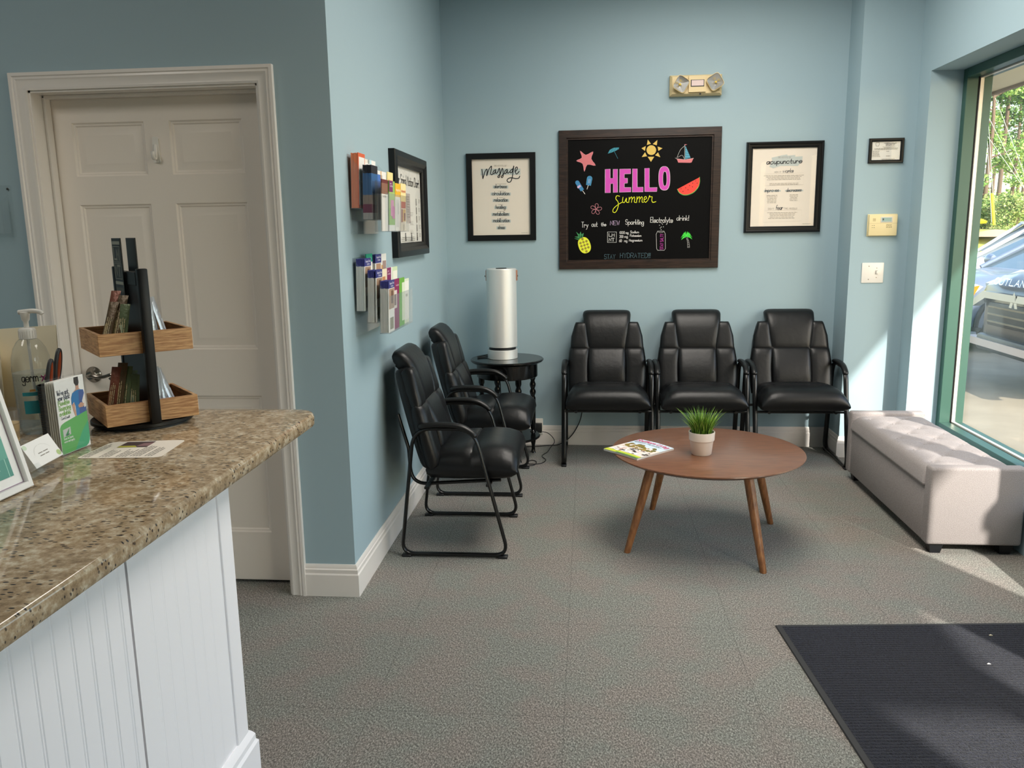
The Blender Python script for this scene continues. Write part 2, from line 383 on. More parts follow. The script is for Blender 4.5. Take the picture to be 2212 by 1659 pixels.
# ------------------------------------------------------------------ lettering (single-stroke hand, drawn as ribbons)
GL = {'a': '47 37 17 06 04 13 23 34 46|47 43', 'b': '0b 03|05 17 27 46 44 33 13 04', 'c': '46 37 17 06 04 13 33 44', 'd': '46 37 17 06 04 13 23 34 46|4b 43',
 'e': '05 45 46 37 17 06 04 13 33 44', 'f': '3b 2b 1a 13|07 37', 'g': '46 37 17 06 04 13 23 34 46|47 41 30 10 01', 'h': '0b 03|05 17 27 36 33', 'i': '07 03|09 0a', 'j': '27 21 10 00|29 2a',
 'k': '0b 03|37 05 33', 'l': '0b 04 13', 'm': '07 03|05 17 27 36 33|35 47 57 66 63', 'n': '07 03|05 17 27 36 33', 'o': '27 17 06 04 13 33 44 46 37 27', 'p': '07 00|05 17 27 46 44 33 13 04',
 'q': '46 37 17 06 04 13 23 34 46|47 40 51', 'r': '07 03|05 17 27 36', 's': '46 37 17 06 15 35 44 33 13 04', 't': '1a 14 23 33|07 37', 'u': '07 04 13 23 35|37 33', 'v': '07 23 47', 'w': '07 13 37 53 67',
 'x': '07 43|47 03', 'y': '07 24|47 10 00', 'z': '07 47 03 43',
 'A': '03 2b 43|16 36', 'B': '03 0b 3b 4a 48 37 07|37 46 44 33 03', 'C': '4a 3b 1b 09 05 13 33 44', 'D': '03 0b 2b 49 45 23 03', 'E': '4b 0b 03 43|07 37', 'F': '4b 0b 03|07 37', 'G': '4a 3b 1b 09 05 13 33 45 47 27',
 'H': '03 0b|43 4b|07 47', 'I': '0b 03', 'K': '0b 03|4b 07 43', 'L': '0b 03 43', 'M': '03 0b 26 4b 43', 'N': '03 0b 43 4b', 'O': '1b 09 05 13 33 45 49 3b 1b', 'P': '03 0b 3b 4a 48 37 07', 'R': '03 0b 3b 4a 48 37 07|27 43',
 'S': '4a 3b 1b 0a 08 17 37 46 44 33 13 04', 'T': '2b 23|0b 4b', 'U': '0b 05 13 33 45 4b', 'V': '0b 23 4b', 'W': '0b 13 29 33 4b', 'Y': '0b 27 4b|27 23', 'X': '0b 43|4b 03',
 '0': '1b 09 05 13 33 45 49 3b 1b', '1': '19 2b 23', '2': '0a 1b 3b 4a 48 03 43', '3': '0b 4b 27 46 44 33 04', '6': '3b 18 05 13 33 44 46 37 17 05', '!': '0b 06|03 04', "'": '0b 09', '.': '03 04', '-': '06 36', '&': '43 0a 1b 2a 05 13 23 45'}
RIGID = set('vwxyzkAEFHIKLMNTVWXY!1i')
def glyphs(text, h, slant=0, wide=1, gap=1.4):
    """strokes with cap height h, baseline at v=0, starting at u=0; returns strokes and total width"""
    k = h/8; x = 0; out = []
    for ch in text:
        if ch == ' ': x += 3*wide*k; continue
        g = GL.get(ch)
        if not g: continue
        w = 0
        for st in g.split('|'):
            pts = []
            for t in st.split():
                px, py = int(t[0]), int(t[1], 16)-3
                w = max(w, px); pts.append(((x+px*k*wide+py*k*slant), py*k))
            if ch not in RIGID and len(pts) > 3:
                v = catmull([(a, b, 0) for a, b in pts], 3); pts = [(q.x, q.y) for q in v]
            out.append(pts)
        x += (w+gap)*k*wide
    return out, x
def write(mb, text, h, o, ud, vd, w, m, slant=0, wide=1, align='L', nrm=None, gap=1.4, fit=None):
    st, W = glyphs(text, h, slant, wide, gap)
    if fit: wide *= fit/W; st, W = glyphs(text, h, slant, wide, gap)
    o, ud, vd = Vector(o), Vector(ud), Vector(vd); nrm = nrm or ud.cross(vd)
    sh = {'L': 0, 'C': -W/2, 'R': -W}[align]
    for s_ in st: mb.ribbon([o+ud*(u+sh)+vd*v for u, v in s_], w, nrm, m)
    return W
def scribble_lines(mb, o, ud, vd, width, n, lh, m, th=.35, align='C', rnd=RND, ragged=.25):
    """lines of print too small to read: rows of word-length dashes"""
    o, ud, vd = Vector(o), Vector(ud), Vector(vd); mi = mb.mi(m)
    for r in range(n):
        W = width*(1-rnd.random()*ragged); u = {'C': -W/2, 'L': 0, 'R': -W}[align]; end = u+W
        while u < end:
            l = min(lh*rnd.uniform(1, 3.2), end-u); a = o+ud*u-vd*r*lh
            mb.face([mb.bm.verts.new(a), mb.bm.verts.new(a+ud*l), mb.bm.verts.new(a+ud*l+vd*lh*th), mb.bm.verts.new(a+vd*lh*th)], mi); u += l+lh*.35
def quad(mb, pts, m): mb.face([mb.bm.verts.new(Vector(p)) for p in pts], mb.mi(m))
def rect(mb, o, ud, vd, u0, v0, u1, v1, m, off=0):
    o, ud, vd = Vector(o), Vector(ud), Vector(vd); n = ud.cross(vd).normalized()*off
    quad(mb, [o+ud*a+vd*b+n for a, b in ((u0, v0), (u1, v0), (u1, v1), (u0, v1))], m)
def disc(mb, o, ud, vd, u, v, ru, rv, m, off=0, k=20, a0=0, a1=2*math.pi):
    o, ud, vd = Vector(o), Vector(ud), Vector(vd); n = ud.cross(vd).normalized()*off
    full = a1-a0 > 6.28
    quad(mb, [o+ud*(u+ru*math.cos(a0+(a1-a0)*i/(k if full else k-1)))+vd*(v+rv*math.sin(a0+(a1-a0)*i/(k if full else k-1)))+n for i in range(k)], m)

# ------------------------------------------------------------------ the room
XL, YD, YB, XC, YC, XW, YJ, ZH, ZC = -.9555, 3.12, 5.5888, 1.6266, 5.3337, 1.9689, 5.1682, 2.35, 3.05
XO = 2.31                                   # outer face of the window wall
def wallbox(name, boxes, m='wall'):
    b = MB()
    for lo, hi in boxes: b.box(lo, hi, m)
    return struct(b.build(name, smooth=0))
struct(MB().box((-4.3, -2.75, -.12), (XO, 5.75, 0), 'carpet').build('floor', smooth=0))
wallbox('ceiling', [((-4.3, -2.75, ZC), (XO, 5.75, ZC+.12))], 'ceiling')
wallbox('wall_back', [((XL-.14, YB, 0), (XO, 5.75, ZC))])
wallbox('wall_left', [((XL-.14, YD+.14, 0), (XL, YB, ZC))])
DX0, DX1, DZ = -2.144, -1.226, 2.045        # the door opening
wallbox('wall_left_front', [((-4.2, YD, 0), (DX0, YD+.14, ZC)), ((DX1, YD, 0), (XL, YD+.14, ZC)), ((DX0, YD, DZ), (DX1, YD+.14, ZC))])
wallbox('wall_far_left', [((-4.3, -2.75, 0), (-4.2, YD+.14, ZC))])
wallbox('wall_column', [((XC, YC, 0), (XO, YB, ZC))])
wallbox('wall_right', [((XW, YJ, 0), (XO, YC, ZC)), ((XW, -2.6, ZH), (XO, YJ, ZC)), ((XW, 2.15, 0), (XO, YJ, .235)), ((XW, 1.8, 0), (XO, 2.15, ZH)), ((XW, -2.6, 0), (XO, -.42, ZH))])
wallbox('wall_hall', [((-4.3, YD+.14, 0), (-4.2, 5.75, ZC)), ((-4.2, 5.6, 0), (XL-.14, 5.75, ZC))])
wallbox('wall_behind', [((-4.2, -2.75, 0), (XO, -2.6, ZC))])
# baseboards: one swept moulding with mitred corners, a piece per wall
PROF = [(0, 0), (.016, 0), (.016, .094), (.012, .100), (.0125, .116), (.009, .120), (.0085, .128), (.004, .137), (0, .137)]
def sweep(path, names):
    path = [Vector((*p, 0)) for p in path]; offs = []
    for i, p in enumerate(path):
        def rn(a, b): d = (b-a).normalized(); return Vector((d.y, -d.x, 0))
        if i == 0: o = rn(path[0], path[1])
        elif i == len(path)-1: o = rn(path[-2], path[-1])
        else:
            a, b = rn(path[i-1], p), rn(p, path[i+1]); o = (a+b)/(1+a.dot(b))
        offs.append(o)
    for i, nm in enumerate(names):
        b = MB(); b.rings([[path[k]+offs[k]*d+Vector((0, 0, z)) for d, z in PROF] for k in (i, i+1)], b.mi('trim'))
        struct(b.build(nm, smooth=30))
sweep([(-1.166, YD), (XL, YD), (XL, YB), (XC, YB), (XC, YC), (XW, YC), (XW, YJ)], ['baseboard_front', 'baseboard_left', 'baseboard_back', 'baseboard_column_side', 'baseboard_column', 'baseboard_right'])
sweep([(-4.2, YD), (-2.204, YD)], ['baseboard_far_left'])
# door casing
b = MB(); CP = [(-.004, 0), (-.004, .010), (.004, .013), (.016, .011), (.030, .014), (.036, .018), (.044, .016), (.048, .020), (.060, .020), (.060, 0)]
b.rings([[Vector((DX0-u, YD-d, 0)) for u, d in CP], [Vector((DX0-u, YD-d, DZ+u)) for u, d in CP], [Vector((DX1+u, YD-d, DZ+u)) for u, d in CP], [Vector((DX1+u, YD-d, 0)) for u, d in CP]], b.mi('trim'))
struct(b.build('trim_1', smooth=30))
b = MB(); jy = (YD-.002, YD+.139)
b.box((DX0, jy[0], 0), (DX0+.012, jy[1], DZ), 'trim'); b.box((DX1-.012, jy[0], 0), (DX1, jy[1], DZ), 'trim'); b.box((DX0, jy[0], DZ-.012), (DX1, jy[1], DZ), 'trim')
for x0, x1 in ((DX0+.012, DX0+.024), (DX1-.024, DX1-.012)): b.box((x0, YD+.062, 0), (x1, YD+.098, DZ-.012), 'trim', .003)
b.box((DX0+.012, YD+.062, DZ-.024), (DX1-.012, YD+.098, DZ-.012), 'trim', .003)
struct(b.build('trim_2', smooth=0))
# six-panel door
b = MB(); ys = YD+.100; mi = b.mi('door'); sx0, sx1, sz0, sz1 = DX0+.014, DX1-.014, .014, DZ-.014
xs = [sx0, -2.045, -1.744, -1.641, -1.344, sx1]; zs = [sz0, .231, .828, 1.022, 1.613, 1.724, 1.931, sz1]
for i in range(5):
    for j in range(7):
        x0, x1, z0, z1 = xs[i], xs[i+1], zs[j], zs[j+1]
        if i in (1, 3) and j in (1, 3, 5):
            loops = [(0, 0), (.006, .006), (.011, .0065), (.016, .011), (.020, .011), (.046, .003), (.050, .003)]
            b.rings([[Vector((x0+e, ys+d, z0+e)), Vector((x1-e, ys+d, z0+e)), Vector((x1-e, ys+d, z1-e)), Vector((x0+e, ys+d, z1-e))] for e, d in loops], mi, cap=False)
            e, d = loops[-1]; quad(b, [(x0+e, ys+d, z0+e), (x1-e, ys+d, z0+e), (x1-e, ys+d, z1-e), (x0+e, ys+d, z1-e)], 'door')
        else: quad(b, [(x0, ys, z0), (x1, ys, z0), (x1, ys, z1), (x0, ys, z1)], 'door')
bmesh.ops.remove_doubles(b.bm, verts=b.bm.verts[:], dist=1e-5)
b.box((sx0, ys+.012, sz0), (sx1, ys+.037, sz1), 'door')
for lo, hi in (((sx0, ys, sz0), (sx0+.001, ys+.013, sz1)), ((sx1-.001, ys, sz0), (sx1, ys+.013, sz1)), ((sx0, ys, sz0), (sx1, ys+.013, sz0+.001)), ((sx0, ys, sz1-.001), (sx1, ys+.013, sz1))): b.box(lo, hi, 'door')
door = struct(b.build('door_1', smooth=20))
b = MB(); mx = Matrix.Translation((-2.066, ys, .917)) @ Matrix.Rotation(R(90), 4, 'X')
b.lathe([(.034, 0), (.034, .004), (.030, .009), (.020, .014), (.016, .020), (.016, .034), (0, .034)], m='nickel', mx=mx)
hd = b.build('door_handle', door)
b = MB(); pts = catmull([(-2.066, ys-.028, .917), (-2.066, ys-.045, .917), (-2.045, ys-.052, .921), (-2.01, ys-.052, .915), (-1.985, ys-.052, .918), (-1.965, ys-.052, .925)] +
     [(-1.955+.013*math.cos(a), ys-.052, .914+.011*math.sin(a)) for a in (1.6, .6, -.6, -1.8, -3.0)], 6)
b.tube(pts, .0075, 'nickel', 8, taper=[1.15-.5*i/(len(pts)-1) for i in range(len(pts))]); b.build('lever', hd)
# storefront windows of the right wall and the one behind
def storefront(name, y0, y1, z0, z1, mull):
    w = thing(name, None, None); del w['label'], w['category']; struct(w)
    b = MB()
    def bar(lo, hi):
        b.box((2.150, lo[0], lo[1]), (2.213, hi[0], hi[1]), 'frame_green', .002, 1); b.box((2.243, lo[0], lo[1]), (2.290, hi[0], hi[1]), 'frame_green', .002, 1)
        b.box((2.2125, lo[0]+.004, lo[1]+.004), (2.2435, hi[0]-.004, hi[1]-.004), 'gasket')
    bar((y1-.05, z0), (y1, z1)); bar((y0, z0), (y0+.05, z1)); bar((y0+.05, z1-.05), (y1-.05, z1)); bar((y0+.05, z0), (y1-.05, z0+.05))
    for m in mull: bar((m-.025, z0+.05), (m+.025, z1-.05))
    b.build('window_frame', w, smooth=0)
    b = MB(); b.box((2.222, y1-.056, z0+.05), (2.241, y1-.0465, z1-.046), 'alu'); b.box((2.222, y0+.05, z1-.056), (2.241, y1-.056, z1-.0465), 'alu')
    b.box((2.222, y0+.05, z0+.0465), (2.241, y1-.056, z0+.056), 'alu'); b.build('glazing_strip', w, smooth=0)
    e = [y0+.05]+[k for m in mull for k in (m-.025, m+.025)]+[y1-.05]
    for i in range(0, len(e), 2): MB().box((2.228, e[i], z0+.05), (2.234, e[i+1], z1-.05), 'pane').build('window_pane', w, smooth=0)
storefront('window_1', 2.15, YJ, .235, ZH, [3.06, 3.97])
storefront('window_2', -.42, 1.80, .0, ZH, [.7])

# ------------------------------------------------------------------ guest chairs (front towards -y, origin on the floor)
def make_chair():
    t = thing('guest_chair', '', 'chair')
    hx = .276
    for s in (-1, 1):
        loop = fillet([(s*hx, .248, .013), (s*hx, -.252, .013), (s*hx, -.103, .612), (s*hx, .172, .612)], [.055, .055, .11, .10], 8, True)
        b = MB(); b.tube(loop, .0155, 'black_metal', 12, True, axis=(1, 0, 0), r2=.0085)
        for gy in (.225, -.225): b.box((s*hx-.016, gy-.022, 0), (s*hx+.016, gy+.022, .012), 'ring', .002, 1)
        b.build('side_frame', t, 60)
        b = MB(); ap = catmull([(s*hx, .150, .619), (s*hx, .09, .627), (s*hx, .01, .628), (s*hx, -.05, .618), (s*hx, -.095, .592), (s*hx, -.113, .572)], 6)
        n = len(ap); b.tube(ap, .0185, 'arm', 14, axis=(1, 0, 0), r2=.0135, taper=[min(1, .45+.55*math.sin(math.pi*min(1, (i+.4)/3)/2), .5+.5*math.sin(math.pi*min(1, (n-1-i+.3)/4)/2)) for i in range(n)])
        b.build('armrest', t, 70)
        b = MB(); b.tube(fillet([(s*.20, .258, .66), (s*.20, .215, .50), (s*.20, .205, .325), (s*.20, -.215, .352)], [0, .06, .075, 0], 8), .011, 'black_metal', 10, axis=(1, 0, 0), r2=.008)
        b.build('back_support', t, 60)
    b = MB()
    for y, z in ((-.165, .346), (.12, .331)): b.box((-.278, y-.012, z-.006), (.278, y+.012, z+.006), 'black_metal', .002, 1)
    b.build('cross_bar', t, 30)
    # upholstered back: shell, wings, head pillow, side bolsters, lumbar pad
    rear = lambda z: .160+(z-.41)*.262
    zz = [.412, .50, .62, .74, .82, .868]
    b = MB(); b.pad([(rear(z)-.035, z) for z in zz], [-.235, -.245, -.247, -.236, -.218, -.190], [.235, .245, .247, .236, .218, .190], .055, .034, 'leather', 16, 16, 10, 12)
    b.build('backrest', t, 60)
    for s in (-1, 1):
        xa = [s*.252, s*.261, s*.261, s*.244]; xb = [s*.108, s*.110, s*.112, s*.108]
        l, r_ = (xa, xb) if s < 0 else (xb, xa)
        MB().pad([(rear(z)-.064, z) for z in (.412, .50, .60, .708)], l, r_, .044, .034, 'leather', 12, 14, 5, 9).build('side_bolster', t, 60)
        xa = [s*.245, s*.236, s*.206]; xb = [s*.108, s*.122, s*.136]; l, r_ = (xa, xb) if s < 0 else (xb, xa)
        MB().pad([(rear(z)-.070, z) for z in (.686, .78, .872)], l, r_, .032, .034, 'leather', 12, 14, 6, 7).build('back_wing', t, 60)
    MB().pad([(rear(.425)-.078, .425), (rear(.5)-.098, .50), (rear(.59)-.10, .59), (rear(.70)-.074, .708)], -.124, .124, .024, .05, 'leather', 14, 16, 12, 10).build('lumbar_pad', t, 60)
    MB().pad([(rear(.685)-.068, .683), (rear(.76)-.074, .76), (rear(.85)-.070, .86), (rear(.90)-.040, .915), (rear(.90)-.002, .922)], [-.126, -.136, -.154, -.160, -.157], [.126, .136, .154, .160, .157], .028, .055, 'leather', 16, 18, 12, 7).build('head_pillow', t, 60)
    # seat: thick cushion, domed, rolled over at the front, seam across
    def seat(u, v):
        x = (2*u-1); y0 = .128-v*.428
        hw = .235+.028*min(1, v*1.6); e = (1-abs(x)**5); dome = .055*(1-abs(x)**2.6)
        top = .457+.012*math.sin(math.pi*min(1, v*1.15)) - .020*(1-math.cos(math.pi*min(1, max(0, (v-.2)/.8))))*.5
        return x*hw, y0, top+dome*(.55+.45*math.sin(math.pi*min(.5+v*.0, 1))), e
    b = MB(); mi = b.mi('leather'); nu = 18
    prof = []                                              # side outline of the cushion: (y, z side, z crown)
    for y, zs_, zc in ((.128, .372, .372), (.132, .40, .415), (.125, .44, .463), (.09, .455, .486), (.03, .452, .503), (-.03, .446, .510), (-.075, .440, .512), (-.084, .434, .505), (-.093, .440, .513), (-.16, .442, .517), (-.22, .442, .512), (-.268, .436, .496), (-.292, .424, .470), (-.300, .406, .436), (-.294, .388, .402), (-.27, .374, .376), (-.23, .368, .366), (.0, .360, .358), (.11, .360, .358)): prof.append((y, zs_, zc))
    rings = []
    for i in range(nu+1):
        x = -math.cos(math.pi*i/nu); k = (1-abs(x)**7); c = max(0, 1-abs(x)**16)**.5
        ring = []
        for y, zs_, zc in prof:
            hw = .232+.030*min(1, max(0, (.13-y)/.26)); z = zs_+(zc-zs_)*k; cz = .405
            ring.append(Vector((x*hw, y*(.985+.015*k) if y < 0 else y, cz+(z-cz)*(.35+.65*c) if c < 1 else z)))
        rings.append(ring)
    b.rings(rings, mi); b.build('seat', t, 50)
    return t
chair0 = make_chair()
CHAIRS = [((-.612, 3.825), 90, 'black leather guest chair against the left wall, nearest the camera'),
          ((-.612, 4.712), 90, 'black leather guest chair against the left wall, beside the round side table'),
          ((.128, 5.275), 0, 'black leather guest chair of the back row, under the left half of the chalkboard'),
          ((.718, 5.275), 0, 'middle black leather guest chair of the back row, behind the potted grass'),
          ((1.318, 5.275), 0, 'black leather guest chair of the back row, next to the window column and bench')]
for i, ((x, y), rz, lab) in enumerate(CHAIRS):
    c = chair0 if i == 0 else copy_tree(chair0)
    c.location = (x, y, 0); c.rotation_euler = (0, 0, R(rz)); tag(c, lab, 'chair', 'black guest chairs')

# ------------------------------------------------------------------ coffee table
TC = Vector((.57, 3.86, 0)); TZ, TR = .44, .45
t = thing('coffee_table', 'round walnut-brown coffee table on four splayed legs', 'coffee table', TC)
MB().lathe([(0, TZ-.024), (TR-.035, TZ-.024), (TR-.006, TZ-.010), (TR, TZ-.005), (TR-.001, TZ-.001), (TR-.005, TZ), (0, TZ)], m='walnut', k=96).build('table_top', t, 30)
feet = [(.186, 3.645), (.766, 3.446), (.927, 4.061), (.348, 4.251)]; tops = []
for fx, fy in feet:
    f = Vector((fx, fy, 0))-TC; top = Vector((f.x*.70, f.y*.70, TZ-.022)); tops.append(top)
    b = MB(); d = (top-f); b.tube([f, f+Vector((0, 0, .001)), f+d*.35, f+d*.8, f+d], .0195, 'walnut_leg', 20, taper=[.72, .78, .95, 1.12, 1.12])
    for v in b.bm.verts:
        if v.co.z < .0005: v.co.z = 0
    b.build('leg', t, 50)
b = MB()
for i in range(4):
    a, c = tops[i], tops[(i+1) % 4]; d = (c-a).normalized(); n = Vector((-d.y, d.x, 0))*.009
    a2, c2 = a+d*.012, c-d*.012
    b.prism([(0, 0), (1, 0), (1, 1), (0, 1)], 0, 1, 'walnut', lambda u, v, h, a2=a2, c2=c2, n=n: a2.lerp(c2, u)+n*(2*v-1)+Vector((0, 0, -.028*(1-h)-.001)))
b.build('apron', t, 0)
# magazine
mc = [Vector((p.x, p.y, TZ)) for p in (P(1304, 970, 'z', TZ+.007), P(1376, 993, 'z', TZ+.004), P(1455, 969, 'z', TZ+.006), P(1383, 950, 'z', TZ+.006))]
mo = mc[0]; mu_ = (mc[1]-mc[0]); mv = (mc[3]-mc[0])           # u along the bottom edge, v up to the masthead
def mpt(u, v, z): return mo+mu_*u+mv*v+Vector((0, 0, z+.004*math.sin(math.pi*u)*(.4+.6*v)))
t = thing('magazine', 'glossy magazine with an oak tree on its cover, lying on the coffee table', 'magazine')
b = MB()
for k in range(9): b.grid(lambda u, v, k=k: mpt(u, v, .0009*k+.0006), 10, 2, 'white')
for k in range(9):
    b.grid(lambda u, v, k=k: mpt(u, 0, .0009*k+.0006+.0007*v), 10, 1, 'white'); b.grid(lambda u, v, k=k: mpt(1, u, .0009*k+.0006+.0007*v), 2, 1, 'white')
b.build('page_block', t, 0)
b = MB(); C0 = .0092
def cov(m, pts, dz=0): b.mi(m); b.face([b.bm.verts.new(mpt(u, v, C0+dz)) for u, v in pts], b.mi(m))
def covg(m, u0, v0, u1, v1, dz=0): b.grid(lambda u, v: mpt(u0+(u1-u0)*u, v0+(v1-v0)*v, C0+dz), 10, 3, m)
covg(ink('#cfe0ee'), 0, 0, 1, 1); covg(ink('#e9dcd3'), 0, .1, 1, .62, .0002); covg(ink('#c4cf3a'), 0, 0, 1, .12, .0004); covg(ink('#5f8f3a'), .35, 0, 1, .05, .0006)
rr = random.Random(3)
for k in range(60):                                                    # the oak's crown, then the crowd of small houses
    u, v = .1+.8*rr.random(), .42+.25*rr.random(); s = .03+.04*rr.random()
    cov(ink(rr.choice(['#6d6a2c', '#86743a', '#a98c46', '#4e5426', '#8c7a30'])), [(u+s*math.cos(a), v+s*.8*math.sin(a)) for a in (0, 1.2, 2.4, 3.6, 4.9)], .0006+.00001*k)
for k in range(70):
    u, v = .12+.84*rr.random(), .12+.3*rr.random(); s = .015+.025*rr.random()
    cov(ink(rr.choice(['#f0ebe6', '#2d2624', '#efe6e0', '#d8b9b0', '#514a46', '#ffffff'])), [(u-s*1.6, v-s), (u+s*1.6, v-s), (u+s*1.6, v+s*.7), (u-s*1.6, v+s*.7)], .0012+.00001*k)
def coverline(tx, u0, u1, v0, v1, w, m):
    st, W = glyphs(tx, 1, .1); mz = Vector((0, 0, 1))
    for q in st: b.ribbon([mpt(u0+(u1-u0)*x/W, v0+(v1-v0)*y, C0+.0022) for x, y in q], w, mz, m)
coverline('Southern Living', .04, .97, .86, .97, .0038, ink('#d6336c')); coverline('SUMMER IN THE GARDEN', .06, .86, .77, .81, .0018, ink('#3a3d4a'))
b.build('cover', t, 0)
# potted grass
pc = Vector((.533, 3.785, TZ)); t = thing('potted_grass', 'small tuft of green grass in a cream pot on the coffee table', 'potted plant', pc)
MB().lathe([(0, 0), (.043, 0), (.047, .004), (.0535, .062), (.0555, .067), (.0585, .070), (.0605, .106), (.0600, .1085), (.0565, .1085), (.0545, .09), (0, .088)], m='pot', k=48).build('pot', t, 40)
MB().lathe([(.0545, .088), (.053, .096), (.03, .101), (0, .102)], m='soil', k=24, cap=False).build('soil', t)
b = MB(); greens = [mat('grass_blade_%d' % i, c, .5, spec=.3) for i, c in enumerate(['#6f9a34', '#8fb84c', '#4f7a26', '#a9c566', '#3e5f22'])]
for k in range(330):
    a = RND.random()*2*math.pi; r0 = .042*math.sqrt(RND.random()); L = RND.uniform(.07, .135); lean = (r0/.042)*RND.uniform(.25, .75)+RND.uniform(0, .12)
    p = Vector((r0*math.cos(a), r0*math.sin(a), .094)); a2 = a+RND.uniform(-.7, .7); out = Vector((math.cos(a2), math.sin(a2), 0)); side = Vector((-out.y, out.x, 0)); w = RND.uniform(.0018, .0034)
    mi = b.mi(RND.choice(greens)); prev = None
    for j in range(5):
        q = j/4; c = p+out*(L*lean*q**1.7)+Vector((0, 0, L*(q-.22*lean*q*q))); ww = w*(1-q**1.6)+.0001
        cur = (b.bm.verts.new(c-side*ww+out*ww*.4), b.bm.verts.new(c+out*-ww*.5), b.bm.verts.new(c+side*ww+out*ww*.4))
        if prev:
            b.face([prev[0], prev[1], cur[1], cur[0]], mi); b.face([prev[1], prev[2], cur[2], cur[1]], mi)
        prev = cur
o = b.build('grass_tuft', t, 60)

# ------------------------------------------------------------------ side table, air purifier, things around it
sc_ = Vector((-.525, 5.285, 0)); t = thing('side_table', 'small round black side table with turned legs in the corner', 'side table', sc_)
MB().lathe([(0, .636), (.222, .636), (.230, .640), (.240, .650), (.240, .655), (.234, .660), (0, .660)], m='black_wood', k=64).build('table_top', t, 30)
MB().lathe([(.190, .545), (.196, .542), (.200, .546), (.200, .636), (.0, .636)], m='black_wood', k=64).build('apron', t, 30)
b = MB(); a0 = -2.05+.35                                                      # curved drawer front standing a little proud
def dr(u, v):
    a = -1.52+(u-.5)*.86; return Vector((.2035*math.cos(a), .2035*math.sin(a), .556+.068*v))
b.grid(dr, 16, 1, 'black_wood'); b.build('drawer_front', t)
LEGP = [(.017, 0), (.013, .012), (.011, .05), (.016, .075), (.018, .10), (.012, .118), (.020, .126), (.020, .150), (.012, .158), (.017, .172), (.018, .29), (.019, .38), (.013, .392), (.020, .412), (.021, .424), (.013, .442), (.020, .462), (.021, .474), (.013, .496), (.020, .514), (.020, .56)]
for a in (-62, 28, 118, 208): MB().lathe(LEGP, (.182*math.cos(R(a)), .182*math.sin(R(a)), 0), 'black_wood', 20).build('leg', t, 50)
MB().lathe([(0, .128), (.20, .128), (.212, .134), (.212, .142), (.206, .146), (0, .146)], m='black_wood', k=48).build('lower_shelf', t, 30)
t = thing('air_purifier', 'tall silver cylinder air purifier standing on the black side table', 'air purifier', (-.555, 5.300, .660))
MB().lathe([(0, 0), (.096, 0), (.098, .002), (.098, .058), (.096, .060), (0, .060)], m='silver', k=64).build('base', t, 30)
MB().lathe([(.088, .060), (.088, .078)], m='ring', k=48).build('air_gap', t, 30)
MB().lathe([(0, .078), (.095, .078), (.0975, .080), (.0975, .578), (.094, .583), (.06, .583), (.058, .581), (0, .581)], m='silver', k=64).build('housing', t, 30)
b = MB(); b.lathe([(0, .5825), (.035, .5825), (.035, .586), (0, .586)], m='gasket', k=32); b.build('control_ring', t)
for s in (-1, 1):
    b = MB(); b.box((s*.0965-.0035, -.011, .505), (s*.0965+.0045*s+.0035, .011, .572), 'leather_tan', .003); b.lathe([(0, 0), (.006, 0), (.006, .004), (0, .005)], m='nickel', k=12, mx=Matrix.Translation((s*.1035, 0, .535)) @ Matrix.Rotation(R(90*s), 4, 'Y'))
    b.build('strap', t, 40)
b = MB(); cp = catmull([(-.65, 5.315, .666), (-.69, 5.30, .665), (-.715, 5.285, .666), (-.72, 5.31, .666), (-.70, 5.345, .665), (-.66, 5.41, .666), (-.62, 5.49, .664), (-.61, 5.525, .664), (-.602, 5.540, .61), (-.60, 5.545, .40), (-.58, 5.54, .10), (-.52, 5.52, .006), (-.40, 5.50, .005), (-.28, 5.53, .006), (-.19, 5.556, .010), (-.11, 5.562, .07), (-.05, 5.568, .18), (-.03, 5.575, .30)], 8)
b.tube(cp, .0035, 'ring', 8); tag(b.build('power_cord'), 'black power cord running from the air purifier down and along the back baseboard', 'cord')
b = MB(); cp = catmull([(-.31, 5.50, .112), (-.27, 5.47, .11), (-.235, 5.46, .08), (-.225, 5.45, .05), (-.25, 5.43, .02), (-.27, 5.36, .005), (-.30, 5.27, .004), (-.27, 5.17, .004), (-.30, 5.09, .004), (-.37, 5.075, .004), (-.39, 5.12, .004), (-.36, 5.16, .0045), (-.33, 5.13, .004), (-.34, 5.05, .004), (-.40, 5.035, .004), (-.48, 5.04, .004)], 8)
b.tube(cp, .0025, 'ring', 8); tag(b.build('charger_cord'), 'thin black charger cord coiled on the carpet under the side table', 'cord')
t = thing('wall_outlet', 'white wall outlet with plugged black adapter low behind the side table', 'outlet', (-.345, YB, .13))
MB().box((-.036, -.022, -.055), (.036, -.0155, .06), 'white_plastic', .003).build('cover_plate', t); MB().box((-.02, -.06, -.035), (.03, -.022, .03), 'ring', .005).build('plug_adapter', t)
t = thing('white_canister', 'short white lidded canister on the lower shelf of the black side table', 'canister', (-.545, 5.30, .1465))
MB().lathe([(0, 0), (.05, 0), (.052, .003), (.054, .226), (0, .226)], m='white', k=40).build('body', t); MB().lathe([(.0, .226), (.057, .226), (.058, .228), (.058, .247), (.055, .250), (0, .250)], m='white', k=40).build('lid', t)

